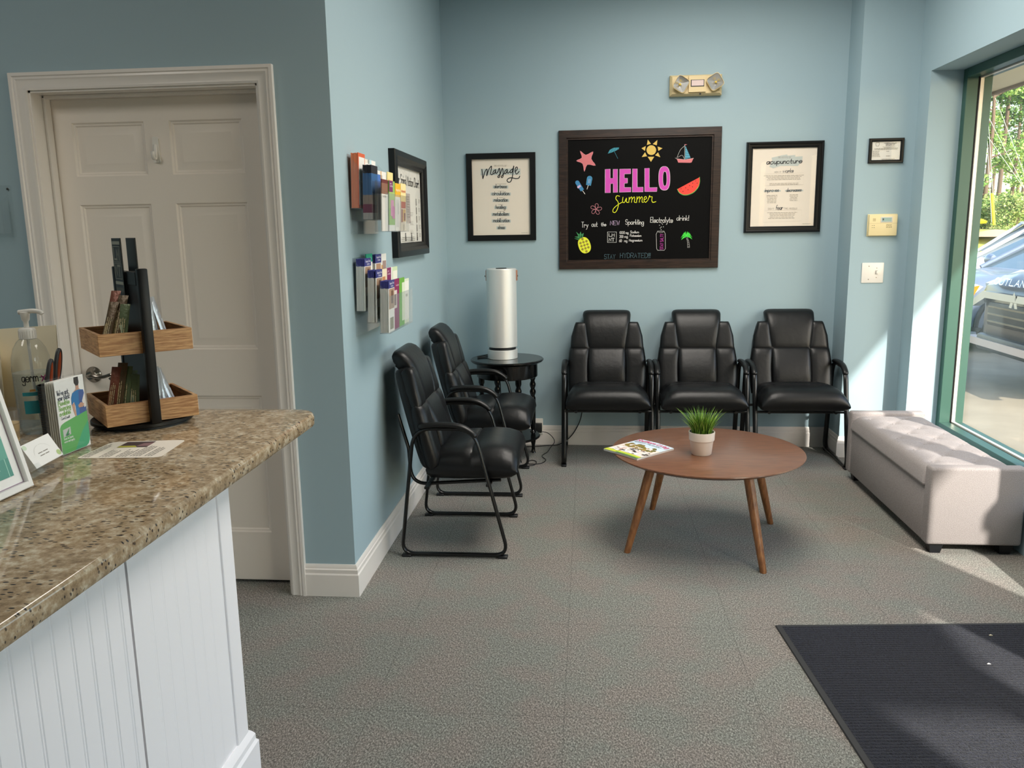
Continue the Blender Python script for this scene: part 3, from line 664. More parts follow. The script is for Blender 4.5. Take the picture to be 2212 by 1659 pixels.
# ------------------------------------------------------------------ tufted bench by the window
BX0, BX1, BY0, BY1 = 1.535, 1.95, 3.685, 4.885
t = thing('storage_bench', 'long tufted grey linen storage bench under the window', 'bench')
MB().box((BX0+.006, BY0+.07, .05), (BX1-.004, BY1-.07, .305), 'linen', .006).build('base', t, 40)
for y0 in (BY0, BY1-.07): MB().box((BX0, y0, .048), (BX1, y0+.07, .412), 'linen', .014, 3).build('end_panel', t, 40)
LY0, LY1 = BY0+.0705, BY1-.0705; btn = [(BX0+.0+(.11+.195*i if True else 0), LY0+.12+k*.205+(.1025 if i == 1 else 0)) for i in range(2) for k in range(5)]
btn = [(BX0+.07+.0925*i, LY0+.095+k*.218+(.109 if i % 2 else 0)) for i in range(4) for k in range(5 if not i % 2 else 4)]
def lid(u, v):
    x = BX0-.004+u*(BX1-BX0); y = LY0+v*(LY1-LY0); e = min(1, max(0, 1-abs(2*u-1)**10))**.5*min(1, max(0, 1-abs(2*v-1)**30))**.5
    z = .402
    for bx, by in btn:
        d2 = (x-bx)**2+(y-by)**2; z -= .009*math.exp(-d2/.0009)
    ph = 0
    for bx, by in btn:                                                  # soft creases between neighbouring buttons
        for cx, cy in btn:
            if (bx, by) < (cx, cy) and (bx-cx)**2+(by-cy)**2 < .0215:
                d = Vector((cx-bx, cy-by)); q = max(0, min(1, ((x-bx)*d.x+(y-by)*d.y)/d.length_squared)); dd = (x-bx-q*d.x)**2+(y-by-q*d.y)**2
                ph = max(ph, math.exp(-dd/.00012))
    return Vector((x, y, .318+(z-.0022*ph-.318)*e))
b = MB(); g = b.grid(lid, 44, 120, 'linen'); b.box((BX0-.003, LY0, .308), (BX1-.004, LY1, .321), 'linen', .004); b.build('lid', t, 60)
for bx, by in btn:
    MB().lathe([(.0085, -.004), (.0085, .001), (.005, .0035), (0, .004)], (bx, by, lid((bx-BX0+.004)/(BX1-BX0), (by-LY0)/(LY1-LY0)).z), 'linen', 12).build('tuft_button', t, 60)
for x in (BX0+.055, BX1-.055):
    for y in (BY0+.05, BY1-.05):
        MB().rings; b = MB(); b.rings([[Vector((x+sx*h, y+sy*h, z)) for sx, sy in ((-1, -1), (1, -1), (1, 1), (-1, 1))] for h, z in ((.022, 0), (.032, .052))], b.mi('ring')); b.build('leg', t, 0)

# ------------------------------------------------------------------ entrance mat
ma, mb_, mc_ = P(1674, 1348, 'z', .008), P(1884, 1659, 'z', .008), P(2212, 1343, 'z', .008)
vx = (mc_-ma); vx.z = 0; vx.normalize(); vy = Vector((vx.y, -vx.x, 0)); mo = Vector((ma.x, ma.y, 0)); MW, ML = 1.15, 1.75
t = thing('entrance_mat', 'dark ribbed entrance mat with black rubber border on the carpet', 'mat')
b = MB(); mi = b.mi('mat_rib'); N = 116; wd = .02
rows = []
for i in range(N*4+1):
    q = wd+(ML-2*wd)*i/(N*4); z = .0075+.0032*(.5-.5*math.cos(2*math.pi*i/4)); rows.append([mo+vx*s+vy*q+Vector((0, 0, z)) for s in (wd, MW/2, MW-wd)])
vs = [[b.bm.verts.new(p) for p in r_] for r_ in rows]
for i in range(len(vs)-1):
    for k in range(2): b.face([vs[i][k], vs[i][k+1], vs[i+1][k+1], vs[i+1][k]], mi)
b.build('ribbed_pile', t, 0)
b = MB(); mi = b.mi('mat_edge')
def mloop(e, z): return [mo+vx*(e if a == 0 else MW-e)+vy*(e if c == 0 else ML-e)+Vector((0, 0, z)) for a, c in ((0, 0), (1, 0), (1, 1), (0, 1))]
b.rings([mloop(0, 0), mloop(.003, .005), mloop(.018, .0085), mloop(.021, .0085), mloop(.021, .001)], mi, cap=False); b.build('rubber_border', t, 0)
for nm, px, py, m, lab in (('leaf_crumb', 2140, 1372, 'manila', 'tiny tan leaf crumb lying on the entrance mat'), ('white_crumb', 2136, 1434, 'white', 'tiny white crumb on the entrance mat, nearer the camera than the tan one')):
    p = P(px, py, 'z', .011); b = MB(); b.prism([(-.006, 0), (-.002, -.003), (.001, -.001), (.006, -.002), (.002, .002), (.003, .006), (-.001, .002)], 0, .003, m, lambda u, v, h, p=p: Vector((p.x+u, p.y+v, .0095+h))); tag(b.build(nm), lab, 'crumb')

# ------------------------------------------------------------------ reception counter
XK, XT, YT, ZK = -.9178, -.8312, 2.440, .9477
t = thing('reception_counter', 'white beadboard reception counter body under the granite top', 'counter')
def bead(y0, y1, grooves, dp):
    pr = [(y0, 0)]
    for g in sorted(grooves): pr += [(g-.006, 0), (g-.0035, dp), (g-.001, .0003), (g+.001, .0003), (g+.0035, dp), (g+.006, 0)]
    return pr+[(y1, 0)]
def beadpanel(name, y0, y1, grooves, dp):
    b = MB(); mi = b.mi('beadboard'); pr = bead(y0, y1, grooves, dp)
    b.rings([[Vector((XK-d, y, 0)), Vector((XK-d, y, .905)), Vector((XK-.015, y, .905)), Vector((XK-.015, y, 0))] for y, d in pr], mi); return b.build(name, t, 0)
beadpanel('beadboard_panel', -.25, 1.4595, [1.227-.0515*k for k in range(-4, 28) if 1.227-.0515*k > -.22], .0016)
beadpanel('beadboard_panel', 1.4675, 1.872, [1.538+.0515*k for k in range(0, 6)], .0006)
MB().box((-1.76, -.25, 0), (XK-.014, 1.93, .905), 'beadboard').build('body', t, 0)
b = MB(); b.box((XK-.02, 1.868, .15), (XK+.005, 1.9345, .905), 'beadboard', .003); b.build('corner_trim', t, 0)
MB().box((XK-.02, 1.456, .16), (XK-.008, 1.471, .905), 'gasket').build('panel_seam', t, 0)
b = MB(); BP = [(0, 0), (.022, 0), (.022, .125), (.016, .133), (.016, .148), (.010, .158), (.004, .165), (0, .165)]
b.rings([[Vector((XK+d, -.25, z)) for d, z in BP], [Vector((XK+d, 1.934+d, z)) for d, z in BP], [Vector((-1.76, 1.934+d, z)) for d, z in BP]], b.mi('beadboard')); b.build('base_moulding', t, 30)
def outline(e, r=.075):
    x0, x1, y0, y1 = -1.86+e, XT-e, -.3+e, YT-e; r = max(r-e, .004); pts = [(x0, y0), (x1, y0)]
    pts += [(x1-r+r*math.cos(a), y1-r+r*math.sin(a)) for a in [i*math.pi/2/14 for i in range(15)]]; return pts+[(x0, y1)]
b = MB(); b.rings([[Vector((x, y, z)) for x, y in outline(e)] for e, z in ((.012, ZK-.042), (.004, ZK-.040), (0, ZK-.033), (0, ZK-.012), (.002, ZK-.006), (.006, ZK-.0015), (.012, ZK))], b.mi('granite'))
tag(b.build('countertop', smooth=30), 'speckled tan granite countertop with a rounded corner on the white counter', 'countertop')

# ------------------------------------------------------------------ two-tier stand of drink mix packets
SCN, SYAW = Vector((-1.310, 2.260, ZK)), R(43)
t = thing('tiered_stand', 'black two-tier turntable stand with two oak trays on the granite counter', 'display stand', SCN, SYAW)
b = MB(); b.lathe([(0, 0), (.128, 0), (.128, .005), (.10, .006)], m='ring', k=64, cap=False); b.lathe([(.0, .0065), (.138, .0065), (.142, .009), (.142, .017), (.139, .019), (0, .019)], m='black_frame', k=72); b.build('turntable', t, 30)
for z0, h in ((.0215, .061), (.2180, .061)):
    b = MB(); a, c, w = .124, .124, .010
    for lo, hi in (((-a, -c, z0), (a, -c+w, z0+h)), ((-a, c-w, z0), (a, c, z0+h)), ((-a, -c+w, z0), (-a+w, c-w, z0+h)), ((a-w, -c+w, z0), (a, c-w, z0+h))): b.box(lo, hi, 'oak', .0008, 1)
    b.box((-a+w, -c+w, z0), (a-w, c-w, z0+.006), 'oak_dark'); b.build('oak_tray', t, 0)
for y in (-.137, .137): MB().box((-.0135, y-.0125, .019), (.0135, y+.0125, .452), 'black_frame', .003).build('upright', t, 30)
b = MB(); b.box((-.011, -.125, .019), (.011, .125, .440), 'black_frame'); b.box((-.0145, -.125, .405), (.0145, -.03, .443), 'black_frame', .002); b.build('divider_board', t, 0)
for s_ in (-1, 1):
    hb = MB(); hb.box((s_*.0195-.0018, -.022, .345), (s_*.0195+.0018, .080, .535), 'black_frame', .0005, 1); hb = hb.build('header_sign', t, 0)
    if s_ > 0: continue
    b = MB(); o, ud, vd = Vector((-.0216, .080, .345)), Vector((0, -1, 0)), Vector((0, 0, 1)); gm, gl = ink('#8b9084'), ink('#4a504c')
    rect(b, o, ud, vd, .006, .172, .096, .181, gm); rect(b, o, ud, vd, .006, .058, .096, .067, gm); rect(b, o, ud, vd, .006, .036, .096, .050, gl); rect(b, o, ud, vd, .006, .014, .096, .028, gl)
    for v0 in (.074, .122):
        for (u0, v1, u1, v2) in ((.010, v0, .092, v0+.0015), (.010, v0+.0435, .092, v0+.045), (.010, v0, .013, v0+.045), (.089, v0, .092, v0+.045)): rect(b, o, ud, vd, u0, v1, u1, v2, gm, .0002)
    write(b, 'LM', .030, o+ud*.018+vd*.130, ud, vd, .006, gm, fit=.066); write(b, 'NT', .030, o+ud*.018+vd*.082, ud, vd, .006, gm, fit=.066); b.build('logo_print', hb, 0)
PK = {'chocolate': ('#5d4a30', '#8f7a4c'), 'green': ('#647250', '#a3b596'), 'rust': ('#7c4632', '#9d6a48'), 'silver': ('#d4d5d7', '#9a9ca0'), 'sage': ('#869a84', '#bccab4')}
def packet(kind, u0, w0, z0, lean, L=.128, lab='', grp=None, twist=0):
    """pouch standing in a tray; (u0,w0,z0) is its foot in the stand's frame, lean from upright towards the divider"""
    c1, c2 = PK[kind]; mt = mat('packet_'+kind, c1, .3 if kind == 'silver' else .4, metal=.85 if kind == 'silver' else .25, bump=(90, .5, .004))
    b = MB(); mi = b.mi(mt); hw = .0165
    def sec(q):                                     # q along the length: crimped flat at both ends
        th = .0036*max(0, 1-abs(2*q-1)**4)+.0004; ww = hw*(1-.06*(1-abs(2*q-1)))
        return [Vector((th*math.sin(a)*(1), ww*math.cos(a), q*L)) for a in [2*math.pi*i/10 for i in range(10)]]
    b.rings([sec(q) for q in (0, .02, .07, .08, .2, .4, .6, .8, .92, .93, .98, 1)], mi)
    o, ud, vd = Vector((-.0043, -.012, .025)), Vector((0, 0, 1)), Vector((0, 1, 0))
    s_ = 1 if u0 > 0 else -1
    pm = ink(c2, .4); rect(b, Vector((s_*.0044, .010, L*.14)), Vector((0, 0, 1)), Vector((0, -1, 0)), 0, 0, L*.38, .012, pm)
    if kind != 'silver': scribble_lines(b, Vector((s_*.0046, -.005, L*.2)), Vector((0, 0, 1)), Vector((0, -1, 0)), L*.55, 3, .006, ink('#c9b98e', .4), .4, 'L')
    ob = b.build('drink_packet', smooth=40)
    ob.matrix_world = Matrix.Translation(SCN) @ Matrix.Rotation(SYAW, 4, 'Z') @ Matrix.Translation((u0, w0, z0)) @ Matrix.Rotation(twist, 4, 'Z') @ Matrix.Rotation(lean, 4, 'Y')
    tag(ob, lab, 'packet', grp or 'drink mix packets in the stand'); return ob
for (k, u, w, z, ln, L, lab) in [
    ('chocolate', -.099, -.064, .232, .44, .125, 'brown drink packet leaning outermost on the left side of the upper oak tray'),
    ('rust', -.084, -.014, .232, .40, .150, 'rust-brown drink packet standing tallest in the left side of the upper oak tray'),
    ('chocolate', -.076, -.074, .232, .40, .140, 'brown and green drink packet at the front left of the upper tray'),
    ('green', -.058, -.082, .232, .27, .112, 'pale green drink packet lowest in the upper tray, beside the black divider'),
    ('silver', .042, -.074, .232, -.10, .122, 'silver foil drink packet upright against the post in the upper tray'),
    ('silver', .070, -.070, .232, -.26, .126, 'silver foil drink packet leaning farther right in the upper tray'),
    ('rust', -.102, -.056, .030, .33, .136, 'brown drink packet leaning outermost on the left side of the lower oak tray'),
    ('chocolate', -.087, -.066, .030, .31, .146, 'dark brown drink packet with gold print in the lower tray, second from the left'),
    ('green', -.072, -.072, .030, .29, .136, 'dark green drink packet in the middle of the left half of the lower tray'),
    ('sage', -.057, -.078, .030, .26, .124, 'light sage drink packet in the left half of the lower tray, fourth from the left'),
    ('green', -.043, -.083, .030, .15, .112, 'green drink packet in the lower tray, touching the black divider'),
    ('silver', .038, -.080, .030, -.08, .110, 'short silver foil packet beside the post in the lower tray'),
    ('silver', .058, -.072, .030, -.22, .124, 'middle silver foil packet of the three in the lower tray'),
    ('silver', .080, -.064, .030, -.34, .122, 'silver foil packet leaning farthest right in the lower tray')]:
    packet(k, u, w, z+.002, ln, L*1.1, lab, None, R(38 if u < 0 else -38))

# ------------------------------------------------------------------ things left on the counter
bc = Vector((-1.545, 2.125, ZK))
t = thing('sanitizer_bottle', 'large clear pump bottle of hand sanitizer on the counter', 'bottle', bc)
BPR = [(.0, .002), (.040, .0), (.046, .006), (.047, .02), (.0455, .035), (.048, .06), (.049, .14), (.0495, .185), (.047, .215), (.040, .240), (.030, .257), (.021, .266), (.0175, .270), (.0175, .278)]
MB().lathe(BPR, m='bottle', k=48, cap=False).build('bottle', t, 50)
liq = glass('clear_gel', (.86, .89, .88), .8, .05, .16, (.88, .90, .90)); MB().lathe([(0, .004), (.039, .003), (.0445, .008), (.0455, .02), (.044, .035), (.0465, .06), (.0475, .14), (.0478, .172), (0, .172)], m=liq, k=48).build('gel', t, 50)
trl = mat('translucent_white_plastic', '#dedcd6', .35, spec=.5)
b = MB(); b.lathe([(.0195, .264), (.0215, .266), (.0215, .290), (.0195, .294), (.012, .296), (.0, .296)], m=trl, k=32)
for k in range(20):
    a = 2*math.pi*k/20; b.box((-.0008, .0208, .268), (.0008, .0222, .288), trl, mx=Matrix.Rotation(a, 4, 'Z'))
b.build('collar', t, 40)
b = MB(); b.lathe([(.0065, .294), (.0065, .312), (.010, .318), (.0125, .338), (.0, .340)], m=trl, k=20); b.tube(catmull([(-.018, 0, .338), (0, 0, .340), (.025, .0, .342), (.045, 0, .339), (.050, 0, .333)], 5), .0065, trl, 10, r2=.005); b.build('pump_head', t, 50)
MB().tube([(0, 0, .30), (0.0, 0, .15), (.01, 0, .02)], .004, trl, 8).build('dip_tube', t)
b = MB()
def cyl(u, v, r=.0505):
    a = -1.25+u/r; return Vector((r*math.cos(a), r*math.sin(a), v))
def cylw(txt, h, u, v, w, m, fit=None):
    st, W = glyphs(txt, h, 0, 1, 1.4); q = fit/W if fit else 1
    for s_ in st:
        pts = [cyl(u+a*q, v+c) for a, c in s_]
        for i in range(len(pts)-1): b.ribbon([pts[i], pts[i+1]], w, (pts[i]*Vector((1, 1, 0)) if False else Vector((pts[i].x, pts[i].y, 0))).normalized(), m)
cylw('germ', .026, -.012, .152, .0022, 'ink', .042); cylw('-', .026, .032, .152, .002, 'ink'); cylw('x', .030, .037, .150, .003, ink('#b0247c'), .014)
def cylrect(u0, v0, u1, v1, m): b.grid(lambda u, v: cyl(u0+(u1-u0)*u, v0+(v1-v0)*v), 8, 1, m)
tl = ink('#2a9aa8', .4); cylrect(-.016, .112, .03, .122, tl); cylrect(-.014, .062, .03, .098, tl); cylrect(.02, .125, .05, .14, ink('#5fc3d8', .4)); cylrect(.004, .124, .018, .130, ink('#d9a860', .4))
b.build('label', t, 0)
t = thing('candle_glass', 'half-burnt cream candle in a clear glass beside the white framed sign', 'candle', (-1.497, 1.935, ZK))
MB().lathe([(.0, .0), (.024, 0), (.026, .003), (.034, .105), (.0325, .105), (.0285, .03), (.0, .02)], m=glass('candle_glass_clear', (.93, .92, .90), 1.2, .02, .05), k=40, cap=False).build('glass', t, 50)
MB().lathe([(0, .020), (.0275, .021), (.0305, .062), (.0305, .070), (0, .069)], m=mat('cream_wax', '#d8bd8c', .5, spec=.4), k=32).build('wax', t, 50)
t = thing('pen_cup', 'black ribbed pen cup holding scissors beside the pump bottle', 'pen cup', (-1.455, 2.075, ZK))
b = MB(); pr = [(0, 0), (.036, 0)]
for k in range(20): pr += [(.0375, .006+k*.0065), (.0362, .009+k*.0065)]
pr += [(.038, .140), (.038, .146), (.0345, .146), (.0335, .01), (0, .008)]; b.lathe(pr, m='black_metal', k=40); b.build('cup', t, 0)
for i, (x, y, lx, ly, h) in enumerate([(-.02, .012, -.02, .01, .165), (.004, .02, .02, .02, .158), (.012, -.018, .015, -.012, .155)]):
    b = MB(); p0, p1 = Vector((-1.455+x*.6, 2.075+y*.6, ZK+.010)), Vector((-1.455+x+lx*.25, 2.075+y+ly*.25, ZK+h)); b.tube([p0, p0.lerp(p1, .97), p1], .0045, 'black_frame', 10, taper=[1, 1, .6])
    tag(b.build('pen', smooth=50), ['black pen in the ribbed cup, the one nearest the bottle', 'black pen in the ribbed cup behind the scissors', 'black pen at the front rim of the ribbed cup'][i], 'pen', 'pens in the cup')
t = thing('scissors', 'scissors with grey and orange handles standing in the black cup', 'scissors', (-1.474, 2.068, ZK+.012))
grip, orange, steel = mat('dark_grey_grip', '#3a3a3c', .5), mat('rust_orange_grip', '#a84a26', .5), mat('steel_blade', '#b9bcc0', .25, metal=1)
se = Vector((math.cos(R(100)), math.sin(R(100)), 0)); sn = Vector((.22, -.04, 1)).normalized(); sw = se.cross(sn).normalized(); se = sn.cross(sw)
for s in (-1, 1):
    b = MB(); b.prism([(-.005+s*.002, 0), (.005+s*.002, 0), (.007, .12), (-.007, .12)], s*.0004, s*.0022, steel, lambda u, v, h: se*u+sn*v+sw*h); b.build('blade', t, 0)
    lp = lambda ra, rb: [se*(s*.015+ra*math.cos(a))+sn*(.176+s*.012+rb*math.sin(a))+sw*(s*.003) for a in [2*math.pi*k/28 for k in range(28)]]
    b = MB(); b.tube(lp(.0125, .046), .0055, grip, 10, True); b.tube([se*(s*.003)+sn*.10+sw*(s*.002), se*(s*.010)+sn*(.134+s*.012)+sw*(s*.003)], .0065, grip, 10); ob = b.build('handle', t, 60)
    b = MB(); b.tube(lp(.0085, .041), .0045, orange, 8, True); b.build('handle_lining', ob, 60)
# wire file holder and manila folders behind the bottle
t = thing('mesh_file_holder', 'black wire mesh file holder at the left edge of the counter', 'file holder', (-1.80, 2.10, ZK))
b = MB(); W_, D_, H_ = .235, .13, .17
for y in (-D_/2, D_/2):
    for k in range(25): b.box((-W_/2+k*W_/24-.0009, y-.0009, .004), (-W_/2+k*W_/24+.0009, y+.0009, H_), 'black_metal')
    for k in range(17): b.box((-W_/2, y-.0009, .006+k*.010-.0008), (W_/2, y+.0009, .006+k*.010+.0008), 'black_metal')
for x in (-W_/2, W_/2):
    for k in range(14): b.box((x-.0009, -D_/2+k*D_/13-.0009, .004), (x+.0009, -D_/2+k*D_/13+.0009, H_), 'black_metal')
    for k in range(17): b.box((x-.0009, -D_/2, .006+k*.010-.0008), (x+.0009, D_/2, .006+k*.010+.0008), 'black_metal')
b.build('wire_mesh', t, 0); b = MB(); b.box((-W_/2, -D_/2, 0), (W_/2, D_/2, .004), 'black_metal')
b.tube(fillet([(-W_/2, -D_/2, H_), (W_/2, -D_/2, H_), (W_/2, D_/2, H_), (-W_/2, D_/2, H_)], .01, 4, True), .004, 'black_metal', 8, True); b.build('rim', t, 40)
def folder(x0, x1, y, tabs, top, lean, lab):
    b = MB(); z0 = ZK+.006
    pol = [(x0, z0), (x1, z0+.006), (x1+.006, top), (x0+.18, top-.012)]+tabs
    b.prism(pol, 0, .003, 'manila', lambda u, v, h: Vector((u, y+lean*(v-z0)+h, v))); tag(b.build('manila_folder', smooth=0), lab, 'folder', 'manila folders in the holder')
folder(-1.905, -1.540, 2.225, [(-1.740, 1.214), (-1.748, 1.222), (-1.905, 1.222)], 1.238, .03, 'manila folder at the back of the counter, its right edge clear of the pump bottle')
folder(-1.915, -1.690, 2.185, [(-1.735, 1.200), (-1.745, 1.212), (-1.915, 1.214)], 1.196, .03, 'shorter manila folder in front of the other one behind the pump bottle')
# leaning items that face the waiting room: own frame with u along their foot, v up the lean
def facing(a, c, tilt):
    a, c = Vector(a), Vector(c); ud = (c-a); ud.z = 0; ud.normalize(); n = Vector((ud.y, -ud.x, 0)); vd = (Vector((0, 0, 1))*math.cos(tilt)-n*math.sin(tilt)).normalized(); return a, ud, vd, ud.cross(vd).normalized()
def slab(b, o, ud, vd, n, u0, v0, u1, v1, d0, d1, m):
    """box in a leaning frame, d measured forward along its face normal"""
    b.prism([(u0, v0), (u1, v0), (u1, v1), (u0, v1)], d0, d1, m, lambda u, v, h: o+ud*u+vd*v+n*h)
o, ud, vd, n = facing((-1.304, 1.868, ZK), (-1.298, 1.990, ZK), R(.5)); W_ = .118; HB = .192
t = thing('leaflet_holder', 'upright clear acrylic leaflet holder standing on the granite in front of the stand', 'leaflet holder')
b = MB()
for args in ((0, 0, W_, .190, -.002, 0), (0, 0, W_, HB, -.036, -.034), (0, 0, .002, HB-.004, -.034, -.002), (W_-.002, 0, W_, HB-.004, -.034, -.002), (0, 0, W_, .002, -.034, -.002)): slab(b, o, ud, vd, n, *args, 'clear')
b.build('acrylic_shell', t, 0)
for k in range(4):
    b = MB(); slab(b, o, ud, vd, n, .005, .003, W_-.005, HB-.003-.0005*k, -.012-.006*k, -.0105-.006*k, 'paper_grey'); ob = b.build('leaflet', smooth=0)
    tag(ob, 'leaflet in the stack behind the front one in the clear holder', 'leaflet', 'leaflets behind the front one in the holder')
b = MB(); slab(b, o, ud, vd, n, .004, .003, W_-.004, HB-.001, -.0050, -.0038, 'white'); D = -.0036
o2 = o+n*D; grn, grn2 = ink('#5cb25a'), ink('#3fae7c')
def poly(pts, m, off=0): quad(b, [o2+ud*(u*W_)+vd*(v*HB)+n*off for u, v in pts], m)
poly([(.04, .02), (.82, .02), (.90, .045), (.95, .09), (.965, .14), (.965, .50), (.2, .43), (.10, .41), (.05, .37)], grn)
poly([(.45, .02), (.82, .02), (.90, .045), (.95, .09), (.965, .14), (.965, .36), (.75, .25)], grn2, .0001)
sk, bl, bl2, hr = ink('#c99a83'), ink('#1f78b8'), ink('#3a5a9c'), ink('#2b2420')
poly([(.66, .98), (.80, .98), (.81, .90), (.78, .865), (.70, .865), (.65, .91)], hr, .0002); poly([(.69, .87), (.79, .87), (.79, .82), (.86, .79), (.60, .79), (.69, .82)], sk, .00015)
poly([(.56, .78), (.70, .805), (.80, .805), (.92, .79), (.955, .70), (.955, .495), (.62, .464), (.62, .60), (.58, .66), (.50, .62), (.51, .72)], bl, .0003); poly([(.76, .79), (.92, .79), (.955, .70), (.955, .495), (.72, .475)], bl2, .0004)
poly([(.51, .63), (.59, .65), (.60, .56), (.62, .47), (.58, .465), (.53, .55)], sk, .00035); poly([(.70, .60), (.80, .63), (.90, .60), (.86, .56), (.72, .565)], sk, .0006); poly([(.84, .64), (.955, .76), (.965, .56), (.90, .545)], ink('#e4ddd8'), .0005)
dk, gt = ink('#3b4658'), ink('#7fb54a')
for i, (tx, m, h) in enumerate((("We've got", dk, .012), ('your back!', dk, .012), ('Flexible', gt, .012), ('financing', gt, .012), ('available.', gt, .012))):
    write(b, tx, h, o2+ud*(.09*W_)+vd*((.80-.068*i)*HB)+n*.0004, ud, vd, .0016, m, fit=W_*(.36+.02*(i % 2)))
write(b, 'CareCredit', .007, o2+ud*(.13*W_)+vd*(.475*HB)+n*.0004, ud, vd, .0008, dk, fit=W_*.28)
poly([(.13, .24), (.37, .255), (.37, .355), (.13, .34)], ink('#c9ccc8'), .0003); poly([(.19, .26), (.33, .345), (.29, .262)], ink('#2c8f4e'), .0005); poly([(.18, .256), (.34, .272), (.31, .258), (.24, .25)], ink('#22364a'), .0006)
write(b, 'Scan to learn', .006, o2+ud*(.13*W_)+vd*(.205*HB)+n*.0004, ud, vd, .0008, 'white', fit=W_*.30); write(b, 'more and apply.', .006, o2+ud*(.13*W_)+vd*(.165*HB)+n*.0004, ud, vd, .0008, 'white', fit=W_*.34)
tag(b.build('leaflet', smooth=0), "green and white financing leaflet reading We've got your back in the clear holder", 'leaflet')
# flyer lying flat
fc = [P(165, 990, 'z', ZK+.001), P(345, 988, 'z', ZK+.001), P(402, 950, 'z', ZK+.001), P(240, 955, 'z', ZK+.001)]
b = MB(); fz = ZK+.0004
def fp(u, v, z=0): p = fc[0].lerp(fc[1], u).lerp(fc[3].lerp(fc[2], u), v); return Vector((p.x, p.y, fz+z))
rc = [fp(u, v) for u, v in ((.02, 0), (.92, 0), (.97, .02), (1, .07), (1, .93), (.98, .98), (.93, 1), (.10, 1), (.04, .97), (.01, .9), (0, .04))]
vs = [b.bm.verts.new(p) for p in rc]; vs2 = [b.bm.verts.new(p+Vector((0, 0, .0008))) for p in rc]; mi = b.mi('paper')
b.face(vs[::-1], mi); b.face(vs2, mi)
for i in range(len(vs)): b.face([vs[i], vs[(i+1) % len(vs)], vs2[(i+1) % len(vs)], vs2[i]], mi)
quad(b, [fp(u, v, .0012) for u, v in ((.24, .60), (.62, .60), (.62, .95), (.24, .95))], ink('#4a3a3c')); quad(b, [fp(u, v, .0014) for u, v in ((.24, .60), (.5, .60), (.44, .70), (.24, .70))], ink('#b7b04a')); quad(b, [fp(u, v, .0014) for u, v in ((.46, .66), (.62, .66), (.62, .88), (.5, .84))], ink('#8a6a6c'))
fu = (fp(0, 1)-fp(0, 0)).normalized(); fv = -(fp(1, 0)-fp(0, 0)).normalized(); fw_ = (fp(0, 1)-fp(0, 0)).length
for u, v, nl, wd in ((.05, .05, 3, .85), (.26, .05, 4, .45), (.46, .05, 4, .45), (.62, .08, 4, .7), (.80, .08, 3, .55)):
    scribble_lines(b, fp(u, v, .0013), fu, fv, fw_*wd, nl, .0075, 'ink_grey', .4, 'L')
tag(b.build('flyer', smooth=0), 'cream printed flyer with a small dark picture lying flat on the granite counter', 'flyer')
# business card holder
o, ud, vd, n = facing((-1.234, 1.680, ZK+.0135), (-1.252, 1.815, ZK+.0135), R(30)); W_ = .138
t = thing('card_holder', 'clear acrylic business card holder on the counter beside the white framed sign', 'card holder')
b = MB()
for args in ((0, .0, W_, .094, -.024, -.022), (0, 0, .0025, .022, -.022, .002), (W_-.0025, 0, W_, .022, -.022, .002), (0, 0, .022, .026, .0, .002), (W_-.022, 0, W_, .026, .0, .002), (0, .012, W_, .014, -.024, .002)): slab(b, o, ud, vd, n, *args, 'clear')
b.prism([(0, -.045), (W_, -.045), (W_, .002), (0, .002)], ZK, ZK+.002, 'clear', lambda u, v, h: Vector((o.x, o.y, h))+ud*u+Vector((n.x, n.y, 0)).normalized()*v)
b.build('acrylic_stand', t, 0)
for k in range(8):
    b = MB(); slab(b, o, ud, vd, n, .008, .0145, W_-.008, .076, -.0035-.0022*k, -.0025-.0022*k, 'white')
    if k == 0:
        q = o+n*-.0023; scribble_lines(b, q+ud*(W_/2)+vd*.042, ud, vd, .05, 2, .007, 'ink_grey', .3); disc(b, q, ud, vd, W_-.018, .025, .009, .007, ink('#b9cf8e'), .0001); disc(b, q, ud, vd, .016, .068, .008, .006, ink('#cfe0c8'), .0001)
        for a0 in (.3, 1.7): b.ribbon([q+ud*(W_/2+.036*math.cos(a0+i*.1))+vd*(.040+.022*math.sin(a0+i*.1))+n*.0002 for i in range(14)], .0006, n, ink('#cfcfca'))
    ob = b.build('business_card', smooth=0)
    tag(ob, 'white business card with faint wreath, front of the stack in the clear holder' if k == 0 else 'white business card in the stack behind the front card', 'business card', None if k == 0 else 'business cards behind the front one')
# white framed sign leaning on its easel back
o, ud, vd, n = facing((-1.222, 1.185, ZK+.003), (-1.218, 1.630, ZK+.003), R(13)); W_, H_ = .445, .32
t = thing('framed_sign', 'white framed sign with teal print at the left edge of the counter', 'picture frame')
b = MB(); FP = [(0, -.012), (0, .004), (.002, .006), (.013, .006), (.0145, .004), (.0147, -.004)]
b.rings([[o+ud*u_+vd*v_+n*d for (u_, v_, d) in ((e if k in (0, 3) else W_-e, e if k in (0, 1) else H_-e, d) for e, d in FP)] for k in range(4)], b.mi('white'), closed=True); b.build('frame', t, 30)
b = MB(); slab(b, o, ud, vd, n, .012, .012, W_-.012, H_-.012, -.010, -.004, 'white'); q = o+n*-.0035
for u0, v0, u1, v1 in ((.0155, .0155, W_-.0155, .0172), (W_-.0172, .0155, W_-.0155, H_-.0155), (.0155, .0155, .0172, H_-.0155)): rect(b, q, ud, vd, u0, v0, u1, v1, ink('#9a7f92'), .0005)  # mauve lines paint the shadow along the frame's inner edge
q2 = lambda pts, m, off: quad(b, [q+ud*u+vd*v+n*off for u, v in pts], m)
